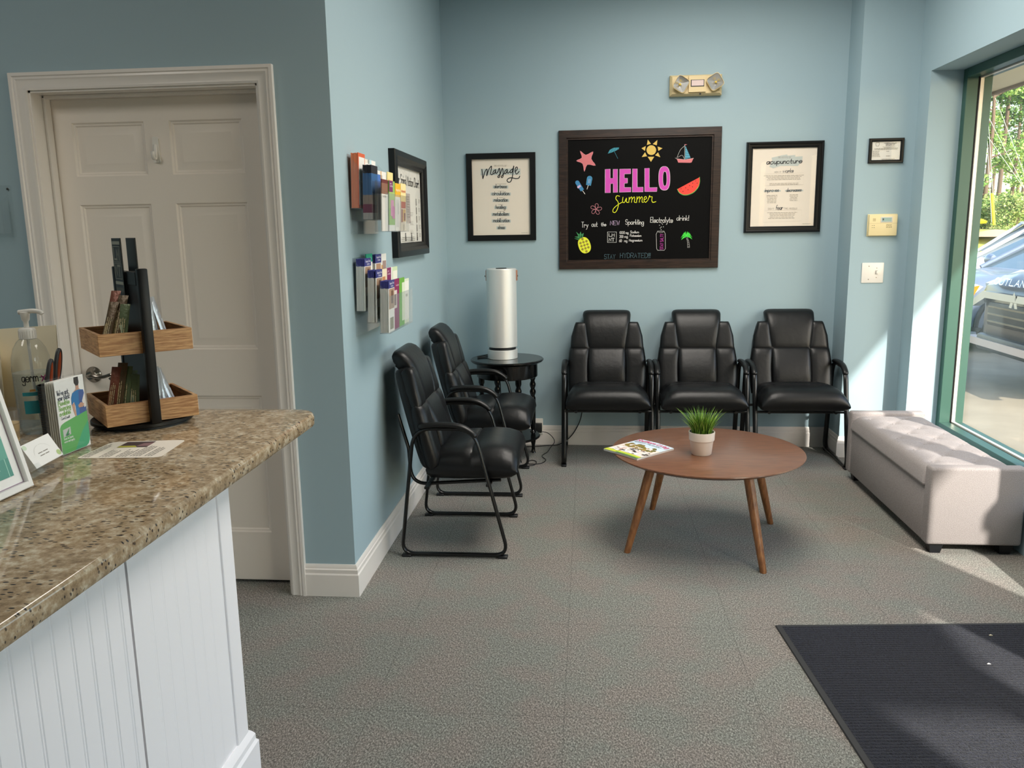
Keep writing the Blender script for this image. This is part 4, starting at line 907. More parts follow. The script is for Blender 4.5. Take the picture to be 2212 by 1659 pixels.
q2([(.037, .037), (W_-.037, .037), (W_-.037, .28), (.037, .28)], ink('#6fb0a0'), .0006); q2([(.037, .037), (W_-.037, .037), (W_-.037, .077), (.037, .074)], ink('#5f9d91'), .0008); q2([(.2, .115), (W_-.037, .120), (W_-.037, .28), (.24, .28)], ink('#8cc4b0'), .0008)
q2([(W_-.050, .037), (W_-.048, .037), (W_-.048, .077), (W_-.050, .077)], ink('#a6d6c6'), .001); q2([(W_-.15, .050), (W_-.070, .056), (W_-.070, .0572), (W_-.15, .0515)], 'white', .001)
b.build('print', t, 0); MB().prism([(.10, 0), (.16, 0), (.14, .22), (.12, .22)], -.10, -.097, 'black_frame', lambda u, v, h: o+ud*u+Vector((0, 0, v))+Vector((-n.x, -n.y, 0))*(.125-.20*v)).build('easel_back', t, 0)
# on the door and the wall left of it
t = thing('adhesive_hook', 'small white adhesive hook near the top of the white door', 'hook', (-1.7005, YD+.100, 1.82))
MB().prism([(-.014, -.045), (-.010, -.049), (.010, -.049), (.014, -.045), (.012, .045), (.008, .05), (-.008, .05), (-.012, .045)], 0, -.006, 'white_plastic', lambda u, v, h: Vector((u, h, v))).build('base_plate', t, 0)
MB().tube(catmull([(0, -.006, .02), (0, -.011, -.01), (0, -.014, -.032), (0, -.026, -.036), (0, -.034, -.022), (0, -.034, -.008)], 5), .008, 'white_plastic', 10, axis=(1, 0, 0), r2=.004).build('hook', t, 60)
t = thing('wall_pocket', 'clear acrylic wall pocket on the blue wall left of the door', 'wall pocket', (-2.345, YD, 1.49))
b = MB(); b.box((-.085, -.004, 0), (.085, -.001, .20), 'clear', .001); b.box((-.065, -.046, .012), (.065, -.043, .13), 'clear', mx=Matrix.Rotation(R(-4), 4, 'X'))
for x in (-.065, .065): b.prism([(-.004, .012), (-.044, .014), (-.052, .13), (-.004, .16)], x-.0015, x+.0015, 'clear', lambda u, v, h: Vector((h, u, v)))
b.box((-.065, -.045, .012), (.065, -.004, .015), 'clear'); b.build('pocket', t, 0); MB().lathe([(0, 0), (.005, 0), (.004, .002), (0, .003)], m='nickel', k=12, mx=Matrix.Translation((.072, -.004, .186)) @ Matrix.Rotation(R(90), 4, 'X')).build('screw', t)

# ------------------------------------------------------------------ frames and prints on the walls
BU, BV, BN = Vector((1, 0, 0)), Vector((0, 0, 1)), Vector((0, -1, 0))
LU, LN = Vector((0, 1, 0)), Vector((1, 0, 0))
def frame(name, label, cat, o, ud, W, H, prof, fm, back=.004, paper='paper', glazed=True):
    """mitred picture frame on a wall; prof = (inset, depth from the wall)"""
    n = ud.cross(BV).normalized(); t = thing(name, label, cat, o); b = MB()
    pt = lambda k, e, d: ud*(e if k in (0, 3) else W-e)+BV*(e if k in (0, 1) else H-e)+n*d
    b.rings([[pt(k, e, d) for e, d in prof] for k in range(4)], b.mi(fm), closed=True); b.build('frame', t, 25)
    e = prof[-1][0]-.002; b = MB(); slab(b, Vector((0, 0, 0)), ud, BV, n, e, e, W-e, H-e, .001, back, paper); pr = b.build('print', t, 0)
    if glazed: b = MB(); e = prof[-1][0]-.001; quad(b, [ud*u+BV*v+n*(back+.0035) for u, v in ((e, e), (W-e, e), (W-e, H-e), (e, H-e))], 'frame_glass'); b.build('glazing', t, 0)
    return t
def art(name, parent, b): 
    o = b.build(name, parent, 0); o.matrix_parent_inverse = Matrix.Translation(-parent.location); return o
FLAT = [(0, 0), (0, .019), (.002, .021), (.036, .021), (.0375, .019), (.0375, .004)]
tm = frame('massage_poster', 'black framed poster titled Massage, left on the back wall', 'poster', Vector((-.806, YB, 1.416)), BU, .462, .571, FLAT, 'black_frame')
ROUND = [(0, 0), (0, .018), (.003, .026), (.010, .030), (.016, .027), (.018, .022), (.030, .020), (.038, .014), (.040, .012), (.040, .004)]
ta = frame('acupuncture_poster', 'black framed poster titled acupuncture, right of the chalkboard', 'poster', Vector((1.018, YB, 1.443)), BU, .484, .573, ROUND, 'black_frame')
BRD = [(0, 0), (0, .020), (.002, .022), (.048, .024), (.051, .021), (.053, .018), (.060, .018), (.061, .010)]
tb = frame('chalkboard', 'large dark-framed chalkboard reading HELLO summer on the back wall', 'chalkboard', Vector((-.190, YB, 1.220)), BU, 1.048, .898, BRD, 'brown_frame', .010, 'board', False)
for ch in tb.children:
    if ch.name.startswith('print'): ch.name = 'writing_surface'
tp = frame('spine_chart', 'black framed spinal chart poster on the left wall beside the brochure racks', 'poster', Vector((XL, 4.005, 1.360)), LU, .79, .522, [(0, 0), (0, .030), (.003, .034), (.03, .038), (.045, .030), (.050, .026), (.066, .022), (.070, .016), (.070, .004)], 'black_frame', paper='paper_grey')
tc = frame('certificate', 'small black framed municipal license on the window column', 'certificate', Vector((1.698, YC, 1.850)), BU, .204, .146, [(0, 0), (0, .014), (.003, .017), (.012, .017), (.017, .012), (.019, .010), (.019, .004)], 'black_frame', paper='paper_grey')

# massage poster print
YM = YB-.0052; cM = lambda u, v: P(980+u/7.215, 310+v/7.213, 'y', YM)
def trace(b, c, pts, w, m, smooth=True, n=BN):
    q = [c(*p) for p in pts]; q = catmull(q, 5) if smooth and len(q) > 2 else q; b.ribbon(q, w, n, m)
def qpoly(b, c, pts, m, off=0): quad(b, [c(*p)+BN*off for p in pts], m)
b = MB(); qpoly(b, cM, [(420, 395), (1040, 390), (1040, 487), (420, 495)], 'brush', -.0003)
for s_ in ([(440, 405), (447, 470), (456, 545)], [(460, 535), (488, 440), (516, 398), (521, 440), (514, 500)], [(518, 495), (548, 405), (588, 352), (586, 400), (576, 465), (592, 488), (615, 470)],
           [(656, 408), (626, 425), (612, 462), (634, 468), (656, 418), (652, 455), (668, 464), (690, 440)], [(688, 442), (712, 385), (722, 470), (714, 520), (697, 530), (690, 512), (728, 470)], [(728, 470), (760, 385), (772, 470), (766, 520), (750, 530), (744, 512), (792, 462)],
           [(834, 402), (804, 422), (794, 460), (816, 464), (838, 412), (835, 450), (850, 462), (868, 442)], [(914, 398), (884, 425), (884, 456), (912, 440), (938, 348), (926, 430), (914, 520), (890, 590), (856, 603), (832, 578), (852, 546), (900, 534), (965, 546), (1012, 540), (1030, 510)],
           [(956, 440), (988, 405), (990, 370), (966, 376), (958, 430), (976, 475), (1000, 460), (1018, 436)]): trace(b, cM, s_, .0058, 'ink')
def cword(b, c, tx, u0, u1, v, cap, w, m, slant=0, v1=None, wide=1, gap=1.4):
    o, e = c(u0, v), c(u1, v if v1 is None else v1); k = (c(u0, v-cap)-o).length; d = (e-o); L = d.length; d.normalize(); write(b, tx, k, o, d, BV, w, m, slant, wide, nrm=BN, fit=L, gap=gap)
cword(b, cM, 'BENEFITS OF', 635, 832, 358, 22, .0010, 'ink_grey')
for i, (tx, u0, u1, v, small) in enumerate((('alertness', 632, 832, 698, 200), ('circulation', 600, 872, 808, 105), ('relaxation', 630, 845, 908, 80), ('healing', 655, 812, 1020, 80), ('metabolism', 612, 858, 1126, 120), ('mobilization', 618, 872, 1228, 60), ('stress', 688, 798, 1336, 100))):
    m_ = (u0+u1)/2; qpoly(b, cM, [(u0-22, v-44), (u1+18, v-44), (u1+18, v+2), (u0-22, v+2)], 'brush', -.0003); cword(b, cM, tx, u0, u1, v-4, 58, .0030, 'ink', .12)
    scribble_lines(b, cM(m_, v-64), BU, BV, small/7.2*.0031, 1, .0042, 'ink_grey', .45)
scribble_lines(b, cM(1105, 1392), BU, BV, .056, 1, .004, 'ink_grey', .4)
art('lettering', tm, b)

# acupuncture poster print
cA = lambda u, v: P(1590+u/4.485, 280+v/4.485, 'y', YM)
b = MB(); qpoly(b, cA, [(345, 272), (440, 250), (495, 240), (500, 252), (575, 245), (572, 262), (645, 258), (642, 300), (600, 352), (520, 350), (430, 352), (360, 375), (322, 360), (350, 300)], 'brush', -.0003)
cword(b, cA, 'BENEFITS OF', 410, 538, 276, 14, .0011, 'ink_grey'); cword(b, cA, 'acupuncture', 296, 645, 335, 46, .0042, 'ink', .15, 322)
cword(b, cA, 'HOW IT', 372, 440, 418, 13, .0011, 'ink_grey'); cword(b, cA, 'works', 452, 560, 418, 36, .0028, ink('#3c4048'), .15, 412)
cword(b, cA, 'improves', 278, 418, 605, 34, .0028, ink('#3c4048'), .15, 600); cword(b, cA, 'decreases', 486, 636, 602, 34, .0028, ink('#3c4048'), .15, 597)
for u0, u1, v in ((266, 434, 602), (474, 650, 598)): qpoly(b, cA, [(u0, v-14), (u1, v-16), (u1, v-2), (u0, v)], 'brush', -.0003)
cword(b, cA, "DON'T", 310, 370, 776, 15, .0011, 'ink_grey'); cword(b, cA, 'fear', 384, 456, 776, 44, .0028, ink('#3c4048'), .15); cword(b, cA, 'THE NEEDLE!', 466, 594, 772, 15, .0011, 'ink_grey')
for pts in ([(272, 430), (656, 420), (652, 532), (270, 545)], [(262, 785), (636, 777), (632, 885), (257, 898)]): b.ribbon([cA(*p) for p in pts], .0007, BN, ink('#b9b0a4'), True)
for u, v, w, nn in ((464, 446, .25, 4), (464, 522, .24, 2), (448, 806, .20, 3), (440, 848, .19, 2), (348, 640, .075, 6), (560, 632, .055, 5)): scribble_lines(b, cA(u, v), BU, BV, w, nn, .0085 if nn < 5 else .0092, ink('#a59c90'), .35)
scribble_lines(b, cA(682, 914), BU, BV, .06, 1, .005, 'ink_grey', .4)
art('lettering', ta, b)

# chalkboard drawings
YCB = YB-.0112; c3 = lambda u, v: P(1180+u/4.7405, 250+v/4.7405, 'y', YCB)
CH = {k: ink(v, .8) for k, v in dict(white='#e9e7e4', pink='#d87a80', rose='#e79aa6', teal='#3f93a8', gold='#dcbc62', blue='#3e86b8', sky='#62b0cc', red='#ef4a3e', green='#7fc85a', lime='#48e048', yellow='#e9ee3a', olive='#9a8a34', leaf='#3f8f58', magenta='#d24bb8', grey='#7d848a', slate='#47606a', dark='#101014', lilac='#cdb3d6', neon='#f2f428').items()}
def area(b, pts, m, off=0, holes=()): b.fill([c3(*p)+BN*off for p in pts], [[c3(*p)+BN*off for p in h] for h in holes], CH[m])
def line(b, pts, m, w=.0022, smooth=True, closed=False, off=.0004):
    q = [c3(*p) for p in pts]; q = catmull(q, 5, closed) if smooth and len(q) > 2 else q; b.ribbon([p+BN*off for p in q], w, BN, CH[m], closed)
b = MB()                                                                # HELLO in outlined block letters
def rr_(cx, cy, rx, ry, n=40, p=2.6): return [(cx+rx*math.copysign(abs(math.cos(a))**(2/p), math.cos(a)), cy+ry*math.copysign(abs(math.sin(a))**(2/p), math.sin(a))) for a in [2*math.pi*i/n for i in range(n)]]
LET = [([(603, 548), (655, 546), (655, 640), (685, 640), (685, 548), (730, 546), (730, 785), (686, 787), (686, 695), (657, 697), (657, 788), (602, 790)], None),
       ([(752, 546), (865, 545), (865, 594), (800, 596), (800, 640), (832, 640), (832, 690), (800, 692), (800, 735), (867, 735), (867, 780), (750, 784)], None),
       ([(884, 543), (932, 543), (932, 732), (992, 731), (992, 780), (882, 782)], None), ([(1008, 538), (1055, 537), (1055, 736), (1136, 735), (1132, 776), (1008, 778)], None), (rr_(1209, 641, 58, 122), rr_(1214, 645, 20, 74))]
for o_, h_ in LET:
    area(b, o_, 'magenta', 0, [h_] if h_ else []); line(b, o_, 'white', .0020, False, True)
    if h_: line(b, h_, 'white', .0016, False, True)
art('hello_lettering', tb, b)
b = MB()
for s_ in ([(750, 824), (722, 820), (712, 850), (735, 882), (738, 920), (722, 970), (700, 992), (682, 980), (692, 948), (735, 910), (780, 884)], [(786, 835), (781, 878), (800, 888), (822, 842), (820, 880), (835, 888)], [(850, 835), (845, 888)], [(848, 862), (870, 832), (878, 846), (872, 886)], [(876, 862), (898, 832), (906, 846), (902, 882), (916, 888)],
           [(930, 830), (925, 888)], [(928, 860), (950, 830), (957, 844), (952, 886)], [(956, 860), (976, 830), (984, 844), (980, 880), (994, 886)], [(1000, 864), (1026, 846), (1020, 828), (1004, 838), (1002, 872), (1018, 886), (1038, 868)], [(1038, 870), (1050, 842), (1058, 816), (1064, 832), (1084, 830), (1080, 862), (1090, 886), (1122, 880)]): line(b, s_, 'neon', .0040)
art('summer_lettering', tb, b)
def words(name, items):
    b = MB()
    for tx, u0, u1, v, cap, m in items: cword(b, lambda u, v: c3(u, v)+BN*.0003, tx, u0, u1, v, cap, .0029 if cap > 30 else .0021, CH[m], .03)
    art(name, tb, b)
words('message_lettering', (('Try', 362, 435, 1143, 55, 'white'), ('out', 466, 530, 1134, 50, 'white'), ('the', 562, 617, 1129, 36, 'white'), ('NEW', 655, 756, 1119, 42, 'lilac'), ('Sparkling', 812, 1004, 1112, 48, 'white'), ('Electrolyte', 1066, 1300, 1093, 54, 'white'), ('drink!', 1336, 1466, 1071, 48, 'white')))
words('sodium_lettering', (('1000', 748, 806, 1209, 24, 'white'), ('mg', 814, 844, 1209, 26, 'white'), ('Sodium', 862, 952, 1202, 24, 'white')))
words('potassium_lettering', (('200', 750, 790, 1249, 24, 'white'), ('mg', 800, 838, 1249, 26, 'white'), ('Potassium', 858, 976, 1238, 24, 'white')))
words('magnesium_lettering', (('60', 746, 776, 1292, 24, 'white'), ('mg', 798, 832, 1292, 26, 'white'), ('Magnesium', 848, 986, 1286, 24, 'white')))
words('footer_lettering', (('STAY', 594, 712, 1465, 45, 'slate'), ('HYDRATED!!!', 756, 1073, 1455, 48, 'slate')))
b = MB(); line(b, [(627, 1190), (718, 1190), (718, 1297), (627, 1297)], 'white', .0026, False, True)
for tx, v in (('LM', 1236), ('NT', 1284)): cword(b, lambda u, v: c3(u, v)+BN*.0003, tx, 642, 704, v, 30, .0034, CH['white'])
art('boxed_lettering', tb, b)
b = MB(); S = [(347, 360), (405, 402), (480, 368), (460, 440), (505, 510), (420, 500), (390, 572), (372, 490), (308, 462), (365, 430)]; S = [(p[0], p[1]) for p in [(v.x, v.y) for v in catmull([(a, c, 0) for a, c in S], 3, True)]]
area(b, S, 'pink'); line(b, S, 'rose', .0014, False, True); art('starfish_drawing', tb, b)
b = MB(); area(b, [(630, 388), (650, 350), (690, 328), (745, 325), (742, 342), (705, 362), (660, 380)], 'teal'); line(b, [(697, 366), (732, 438)], 'teal', .0018, False)
for a, c in (((690, 330), (655, 382)), ((715, 327), (690, 368)), ((735, 326), (728, 352))): line(b, [a, c], 'dark', .0012, False)
art('parasol_drawing', tb, b)
b = MB(); area(b, rr_(1076, 352, 49, 50, 28, 2), 'gold')
for tr in ([(1030, 300), (1040, 245), (1072, 287)], [(1090, 290), (1138, 248), (1132, 303)], [(1140, 315), (1190, 333), (1148, 360)], [(1145, 375), (1168, 425), (1115, 405)], [(1038, 420), (1106, 420), (1072, 472)], [(1012, 373), (978, 423), (1032, 415)], [(1020, 310), (975, 333), (1010, 360)]): area(b, tr, 'gold')
art('sun_drawing', tb, b)
b = MB(); area(b, [(1335, 440), (1418, 450), (1508, 435), (1488, 478), (1470, 482), (1352, 480)], 'pink'); line(b, [(1320, 432), (1335, 440), (1418, 450), (1508, 435)], 'white', .0014, False); line(b, [(1418, 296), (1418, 448)], 'white', .0016, False); area(b, [(1425, 308), (1478, 430), (1422, 442)], 'sky')
for k in range(6): v = 335+k*18; line(b, [(1423, v+4), (1428+(v-308)*.40, v)], 'dark', .0022, False)
line(b, [(1412, 312), (1372, 352), (1338, 430)], 'white', .0014); line(b, [(1345, 428), (1390, 405), (1412, 440)], 'white', .0012); area(b, [(1419, 293), (1444, 294), (1420, 303)], 'pink'); art('sailboat_drawing', tb, b)
def capsule(b, a, c, w, m, off=0):
    a, c = Vector((*a, 0)), Vector((*c, 0)); d = (c-a).normalized(); n_ = Vector((-d.y, d.x, 0)); pts = [a+n_*w*math.cos(t)-d*w*math.sin(t) for t in [math.pi*i/8 for i in range(9)]]+[c-n_*w*.9, c+n_*w*.9]; area(b, [(p.x, p.y) for p in pts], m, off); return pts
b = MB(); capsule(b, (318, 684), (370, 765), 21, 'blue'); area(b, [(314, 728), (346, 706), (357, 724), (326, 746)], 'lilac', .0003); line(b, [(372, 768), (396, 801)], 'white', .0030, False); p = capsule(b, (444, 643), (432, 712), 26, 'blue'); line(b, [(q.x, q.y) for q in p], 'sky', .0014, False, True)
for u in (434, 447): line(b, [(u+3, 650), (u-3, 690)], 'white', .0016, False)
line(b, [(430, 714), (417, 752)], 'white', .0030, False); art('popsicle_drawing', tb, b)
b = MB(); arc = [(1342, 752), (1362, 786), (1400, 808), (1450, 808), (1510, 782), (1556, 730), (1572, 680), (1570, 630)]; area(b, arc, 'red'); line(b, arc, 'green', .0028); line(b, [(u, v+6) for u, v in arc], 'leaf', .0012)
for u, v in ((1380, 748), (1427, 738), (1400, 775), (1452, 758), (1468, 715), (1498, 728), (1500, 690), (1530, 668), (1545, 690)): area(b, rr_(u, v, 4, 5, 8, 2), 'dark', .0006)
art('watermelon_drawing', tb, b)
b = MB()
for k in range(5):
    a = -1.45+k*1.2566; d = (math.cos(a), math.sin(a)); n_ = (-d[1], d[0]); line(b, [(510+d[0]*r_+n_[0]*s_, 957+d[1]*r_+n_[1]*s_) for r_, s_ in ((4, 0), (25, 16), (48, 16), (58, 2), (48, -14), (24, -10))], 'rose', .0018, True, True)
art('flower_drawing', tb, b)
b = MB(); e = rr_(0, 0, 62, 84, 32, 2.3); ca, sa = math.cos(R(-18)), math.sin(R(-18)); rot = lambda u, v: (391+u*ca-v*sa, 1326+u*sa+v*ca); area(b, [rot(*p) for p in e], 'yellow')
for i in range(-4, 5):
    for j in range(-5, 6):
        if (i+j) % 2 == 0:
            cx, cy = i*16, j*16.5
            if (cx/50)**2+(cy/72)**2 < 1 and (i % 2 == 0): area(b, [rot(cx-15, cy), rot(cx, cy-15), rot(cx+15, cy), rot(cx, cy+15)], 'olive', .0003)
for pts in ([(352, 1262), (290, 1240), (330, 1235), (305, 1188), (345, 1222)], [(345, 1260), (340, 1215), (352, 1185), (368, 1240)], [(358, 1258), (360, 1215), (384, 1200), (376, 1245)], [(345, 1262), (284, 1255), (318, 1268), (340, 1272)]): area(b, pts, 'leaf')
art('pineapple_drawing', tb, b)
b = MB(); line(b, [(1140, 1182), (1206, 1182), (1218, 1208), (1220, 1360), (1208, 1378), (1140, 1378), (1130, 1360), (1126, 1212)], 'white', .0018, False, True); line(b, [(1145, 1190), (1175, 1196), (1202, 1190)], 'white', .0012)
o_ = c3(1196, 1368)+BN*.0004; write(b, 'STAY SALTY', (c3(1196, 1368)-c3(1165, 1368)).length, o_, BV, -BU, .0020, CH['magenta'], nrm=BN, fit=(c3(1196, 1368)-c3(1196, 1205)).length)
for u, v in ((1160, 1122), (1178, 1140), (1199, 1138), (1176, 1166), (1168, 1150), (1180, 1098), (1190, 1110)): area(b, rr_(u, v, 4, 4, 8, 2), 'white')
art('drink_can_drawing', tb, b)
b = MB(); cx, cy = 1437, 1240
for k in range(9):
    a = math.pi*(.92+1.12*k/8); d = (math.cos(a), math.sin(a)); L = 62 if k not in (0, 8) else 58
    tip = (cx+d[0]*L, cy+d[1]*L*.70+22); mid = (cx+d[0]*L*.6, cy+d[1]*L*.85-6); n_ = (-d[1]*9, d[0]*9); area(b, [(cx, cy), (mid[0]+n_[0], mid[1]+n_[1]), tip, (mid[0]-n_[0], mid[1]-n_[1])], 'lime', .0002*k)
line(b, [(1433, 1248), (1446, 1290), (1447, 1350)], 'white', .0012); line(b, [(1444, 1246), (1460, 1290), (1468, 1348)], 'white', .0012); line(b, [(1447, 1350), (1468, 1348)], 'white', .0012, False)
for k in range(5): line(b, [(1438+k*3, 1266+k*18), (1450+k*4, 1264+k*18)], 'white', .0010, False)
art('palm_drawing', tb, b)

# spinal chart print
XS = XL+.0052; cS = lambda u, v: P(830+u/6.38, 310+v/6.38, 'x', XS)
b = MB(); o_ = cS(176, 365); e_ = cS(440, 420); d = (e_-o_); L = d.length; d.normalize()
write(b, 'Your Spinal Motion Chart', .046, Vector((XS, 4.10, 1.728)), LU, BV, .0055, 'ink', .1, nrm=LN, fit=.60); gi = ink('#4a4a4c')
rr = random.Random(5)
for k in range(6):
    z0 = 1.66-k*.047
    for yy, s in ((4.16, .6), (4.60, 1)):
        for j in range(4): disc(b, Vector((XS, yy, z0-.009*j)), LU, BV, 0, 0, .010*s, .006, gi, 0, 8)
    scribble_lines(b, Vector((XS, 4.655, z0)), LU, BV, .05, 3, .008, 'ink_grey', .3, 'L')
    if k > 1: scribble_lines(b, Vector((XS, 4.42, z0+.02)), LU, BV, .09, 3, .008, ink('#b5b0a8'), .3, 'L')
rect(b, Vector((XS, 4.34, 1.53)), LU, BV, 0, 0, .10, .155, ink('#b8aeaa'))
scribble_lines(b, Vector((XS, 4.355, 1.665)), LU, BV, .07, 9, .013, ink('#8b827e'), .35, 'L')
for yy in (4.15, 4.30, 4.45, 4.60):
    for j in range(4): disc(b, Vector((XS, yy, 1.475-.011*j)), LU, BV, 0, 0, .012, .006, gi, 0, 8)
scribble_lines(b, Vector((XS, 4.37, 1.455)), LU, BV, .36, 3, .009, 'ink_grey', .3)
art('lettering', tp, b)

# certificate print
YCC = YC-.0052; cC = lambda u, v: P(1870+u/23.7, 290+v/23.7, 'y', YCC)
b = MB(); cword(b, cC, 'MUNICIPAL LICENSE', 940, 1600, 470, 36, .0010, 'ink'); scribble_lines(b, cC(1265, 520), BU, BV, .062, 2, .0068, gi, .45); scribble_lines(b, cC(1190, 645), BU, BV, .076, 2, .0050, 'ink_grey', .35)
b.ribbon([cC(*p) for p in ((535, 430), (705, 430), (700, 520), (660, 612), (540, 612), (515, 520))], .0022, BN, 'ink_grey', True); scribble_lines(b, cC(1050, 735), BU, BV, .138, 2, .0060, ink('#9d998c'), .5, ragged=.02)
scribble_lines(b, cC(360, 870), BU, BV, .042, 3, .0050, 'ink_grey', .35, 'L'); scribble_lines(b, cC(360, 1015), BU, BV, .040, 2, .0050, 'ink_grey', .4, 'L'); scribble_lines(b, cC(345, 1110), BU, BV, .048, 2, .0050, 'ink_grey', .35, 'L')
scribble_lines(b, cC(1060, 875), BU, BV, .022, 1, .0050, 'ink_grey', .5, 'L'); scribble_lines(b, cC(1040, 1125), BU, BV, .026, 1, .0050, 'ink_grey', .5, 'L'); scribble_lines(b, cC(820, 1270), BU, BV, .080, 2, .0045, 'ink_grey', .35, 'L')
art('lettering', tc, b)

# thermostat, switch plate
t = thing('thermostat', 'cream programmable thermostat on the window column above the light switch', 'thermostat', (1.722, YC, 1.416))
b = MB(); b.box((0, -.026, 0), (.168, 0, .128), 'ivory', .004); b.box((-.004, -.005, -.003), (.172, 0, .131), 'ivory', .002); b.build('housing', t, 30)
b = MB(); b.box((.067, -.0275, .080), (.138, -.0255, .114), 'lcd_frame', .001); b.build('screen_surround', t); b = MB(); rect(b, Vector((.073, -.0278, .085)), BU, BV, 0, 0, .059, .024, 'lcd'); rect(b, Vector((.078, -.0280, .089)), BU, BV, 0, .004, .008, .015, gi); b.build('screen', t, 0)
b = MB(); sm = ink('#8f7f55'); rect(b, Vector((0, -.0262, 0)), BU, BV, .002, .074, .166, .0748, sm)
for z in (.050, .062): disc(b, Vector((0, -.0262, 0)), BU, BV, .032, z, .0022, .0022, gi); rect(b, Vector((0, -.0262, 0)), BU, BV, .016, z-.001, .026, z+.001, sm)
scribble_lines(b, Vector((.102, -.0262, .066)), BU, BV, .034, 4, .006, sm, .45, 'L', ragged=.1)
for k in range(5): rect(b, Vector((0, -.0262, 0)), BU, BV, .021, .089+k*.0035, .039, .0905+k*.0035, sm)
b.build('print', t, 0)
t = thing('light_switch', 'white double switch plate on the window column with one toggle', 'light switch', (1.703, YC, 1.126))
MB().box((0, -.006, 0), (.132, 0, .125), 'white_plastic', .003).build('cover_plate', t, 30); MB().box((.085, -.018, .056), (.094, -.004, .076), 'white_plastic', .002).build('toggle', t, 30)
b = MB()
for x, z in ((.042, .104), (.042, .022), (.0895, .092), (.0895, .034)): b.lathe([(0, 0), (.003, 0), (.0025, .0012), (0, .0014)], m='nickel', k=10, mx=Matrix.Translation((x, -.006, z)) @ Matrix.Rotation(R(90), 4, 'X'))
b.box((.083, -.0065, .054), (.096, -.0055, .078), 'ink_grey'); b.build('screw', t)

# emergency light with two swivelling heads
t = thing('emergency_light', 'ivory twin-head emergency light high on the back wall above the chalkboard', 'emergency light', (.520, YB, 2.309))
b = MB(); W_, H_ = .326, .126
def tr(u, v): return u*W_, v*H_
b.rings([[Vector((W_/2+sx*(W_/2-e), -d, H_/2+sz*(H_/2-e*.8))) for sx, sz in ((-1, -1), (1, -1), (1, 1), (-1, 1))] for e, d in ((0, 0), (0, .030), (.012, .046), (.016, .048))], b.mi('ivory_lamp'))
b.prism([(.116, .018), (.222, .018), (.222, .116), (.116, .116)], -.046, -.062, 'ivory_lamp', lambda u, v, h: Vector((u, h, v))); b.build('housing', t, 20)
b = MB(); b.box((.128, -.0635, .050), (.212, -.0615, .092), 'gasket'); b.box((.133, -.0645, .055), (.208, -.063, .089), mat('pinkish_label', '#d9c3bd', .5)); b.build('indicator_window', t, 0)
b = MB(); b.lathe([(0, 0), (.006, 0), (.005, .003), (0, .004)], m='gasket', k=12, mx=Matrix.Translation((.190, -.047, .008)) @ Matrix.Rotation(R(90), 4, 'X')); b.build('test_button', t)
refl = mat('faceted_reflector', '#eeeeee', .28, metal=.8)
for x, z, an, yaw in ((.058, .072, 28, 14), (.284, .080, -30, -12)):
    h = bpy.data.objects.new('lamp_head', None); COL.objects.link(h); h.parent = t; h.location = (x, -.052, z); h.rotation_euler = (0, 0, 0); h.rotation_mode = 'XYZ'
    mx = Matrix.Rotation(R(yaw), 4, 'Z') @ Matrix.Rotation(R(12), 4, 'X') @ Matrix.Rotation(R(an), 4, 'Y'); h.matrix_local = Matrix.Translation((x, -.052, z)) @ mx
    sq = lambda r_, y: [Vector((r_*math.copysign(abs(math.cos(a))**.42, math.cos(a)), y, r_*math.copysign(abs(math.sin(a))**.42, math.sin(a)))) for a in [2*math.pi*(i+.5)/24 for i in range(24)]]
    b = MB(); b.rings([sq(.012, .0), sq(.028, -.008), sq(.044, -.030), sq(.0455, -.036), sq(.043, -.037), sq(.0415, -.034)], b.mi('ivory_lamp'), cap=False); b.build('shell', h, 40)
    b = MB(); c4 = lambda r_, y: [Vector((sx*r_, y, sz*r_)) for sx, sz in ((-1, -1), (0, -1), (1, -1), (1, 0), (1, 1), (0, 1), (-1, 1), (-1, 0))]
    b.rings([c4(.040, -.034), c4(.010, -.008), c4(.0005, -.0078)], b.mi(refl), cap=False); b.build('reflector', h, 0)
    MB().lathe([(.008, 0), (.008, .012), (.005, .016), (0, .017)], m=mat('amber_bulb', '#e6c65a', .15), k=12, mx=Matrix.Translation((0, -.010, -.004)) @ Matrix.Rotation(R(90), 4, 'X')).build('bulb', h, 50)
    b = MB(); q = sq(.0415, -.0355); vs = [b.bm.verts.new(p) for p in q]; b.face(vs, b.mi('frame_glass')); b.build('lens', h, 0)

# ------------------------------------------------------------------ brochure racks on the left wall
RY0, CW = 3.297, .1075
def rack(name, lab, ztiers, zplate):
    t = thing(name, lab, 'brochure rack', (XL, RY0, 0)); b = MB(); W_ = CW*4+.012
    b.box((.001, 0, zplate[0]), (.003, W_, zplate[1]), 'clear'); b.build('back_plate', t, 0)
    for i, (zb, x0, x1) in enumerate(ztiers):
        b = MB(); lean = .035
        f = lambda u, v, h: Vector((u+lean*(v-zb), h, v))
        b.prism([(x0, zb), (x1+.004, zb), (x1+.004, zb+.003), (x0, zb+.003)], 0, W_, 'clear', f); b.prism([(x1+.002, zb), (x1+.004, zb), (x1+.004, zb+.155), (x1+.002, zb+.155)], 0, W_, 'clear', f)
        if i: b.prism([(x0, zb), (x0+.002, zb), (x0+.002, zb+.205), (x0, zb+.205)], 0, W_, 'clear', f)
        for h0 in (0, W_-.002): b.prism([(x0, zb), (x1+.004, zb), (x1+.004, zb+.155), (x0, zb+.205)], h0, h0+.002, 'clear', f)
        b.build('pocket', t, 0)
    return t
UP = [(1.580, .006, .046), (1.535, .052, .090), (1.487, .102, .142)]; LOW = [(1.165, .006, .046), (1.118, .052, .090), (1.074, .102, .142)]
rack('brochure_rack', 'upper clear three-pocket brochure rack on the left wall', UP, (1.480, 1.795)); rack('brochure_rack', 'lower clear three-pocket brochure rack on the left wall', LOW, (1.062, 1.385))
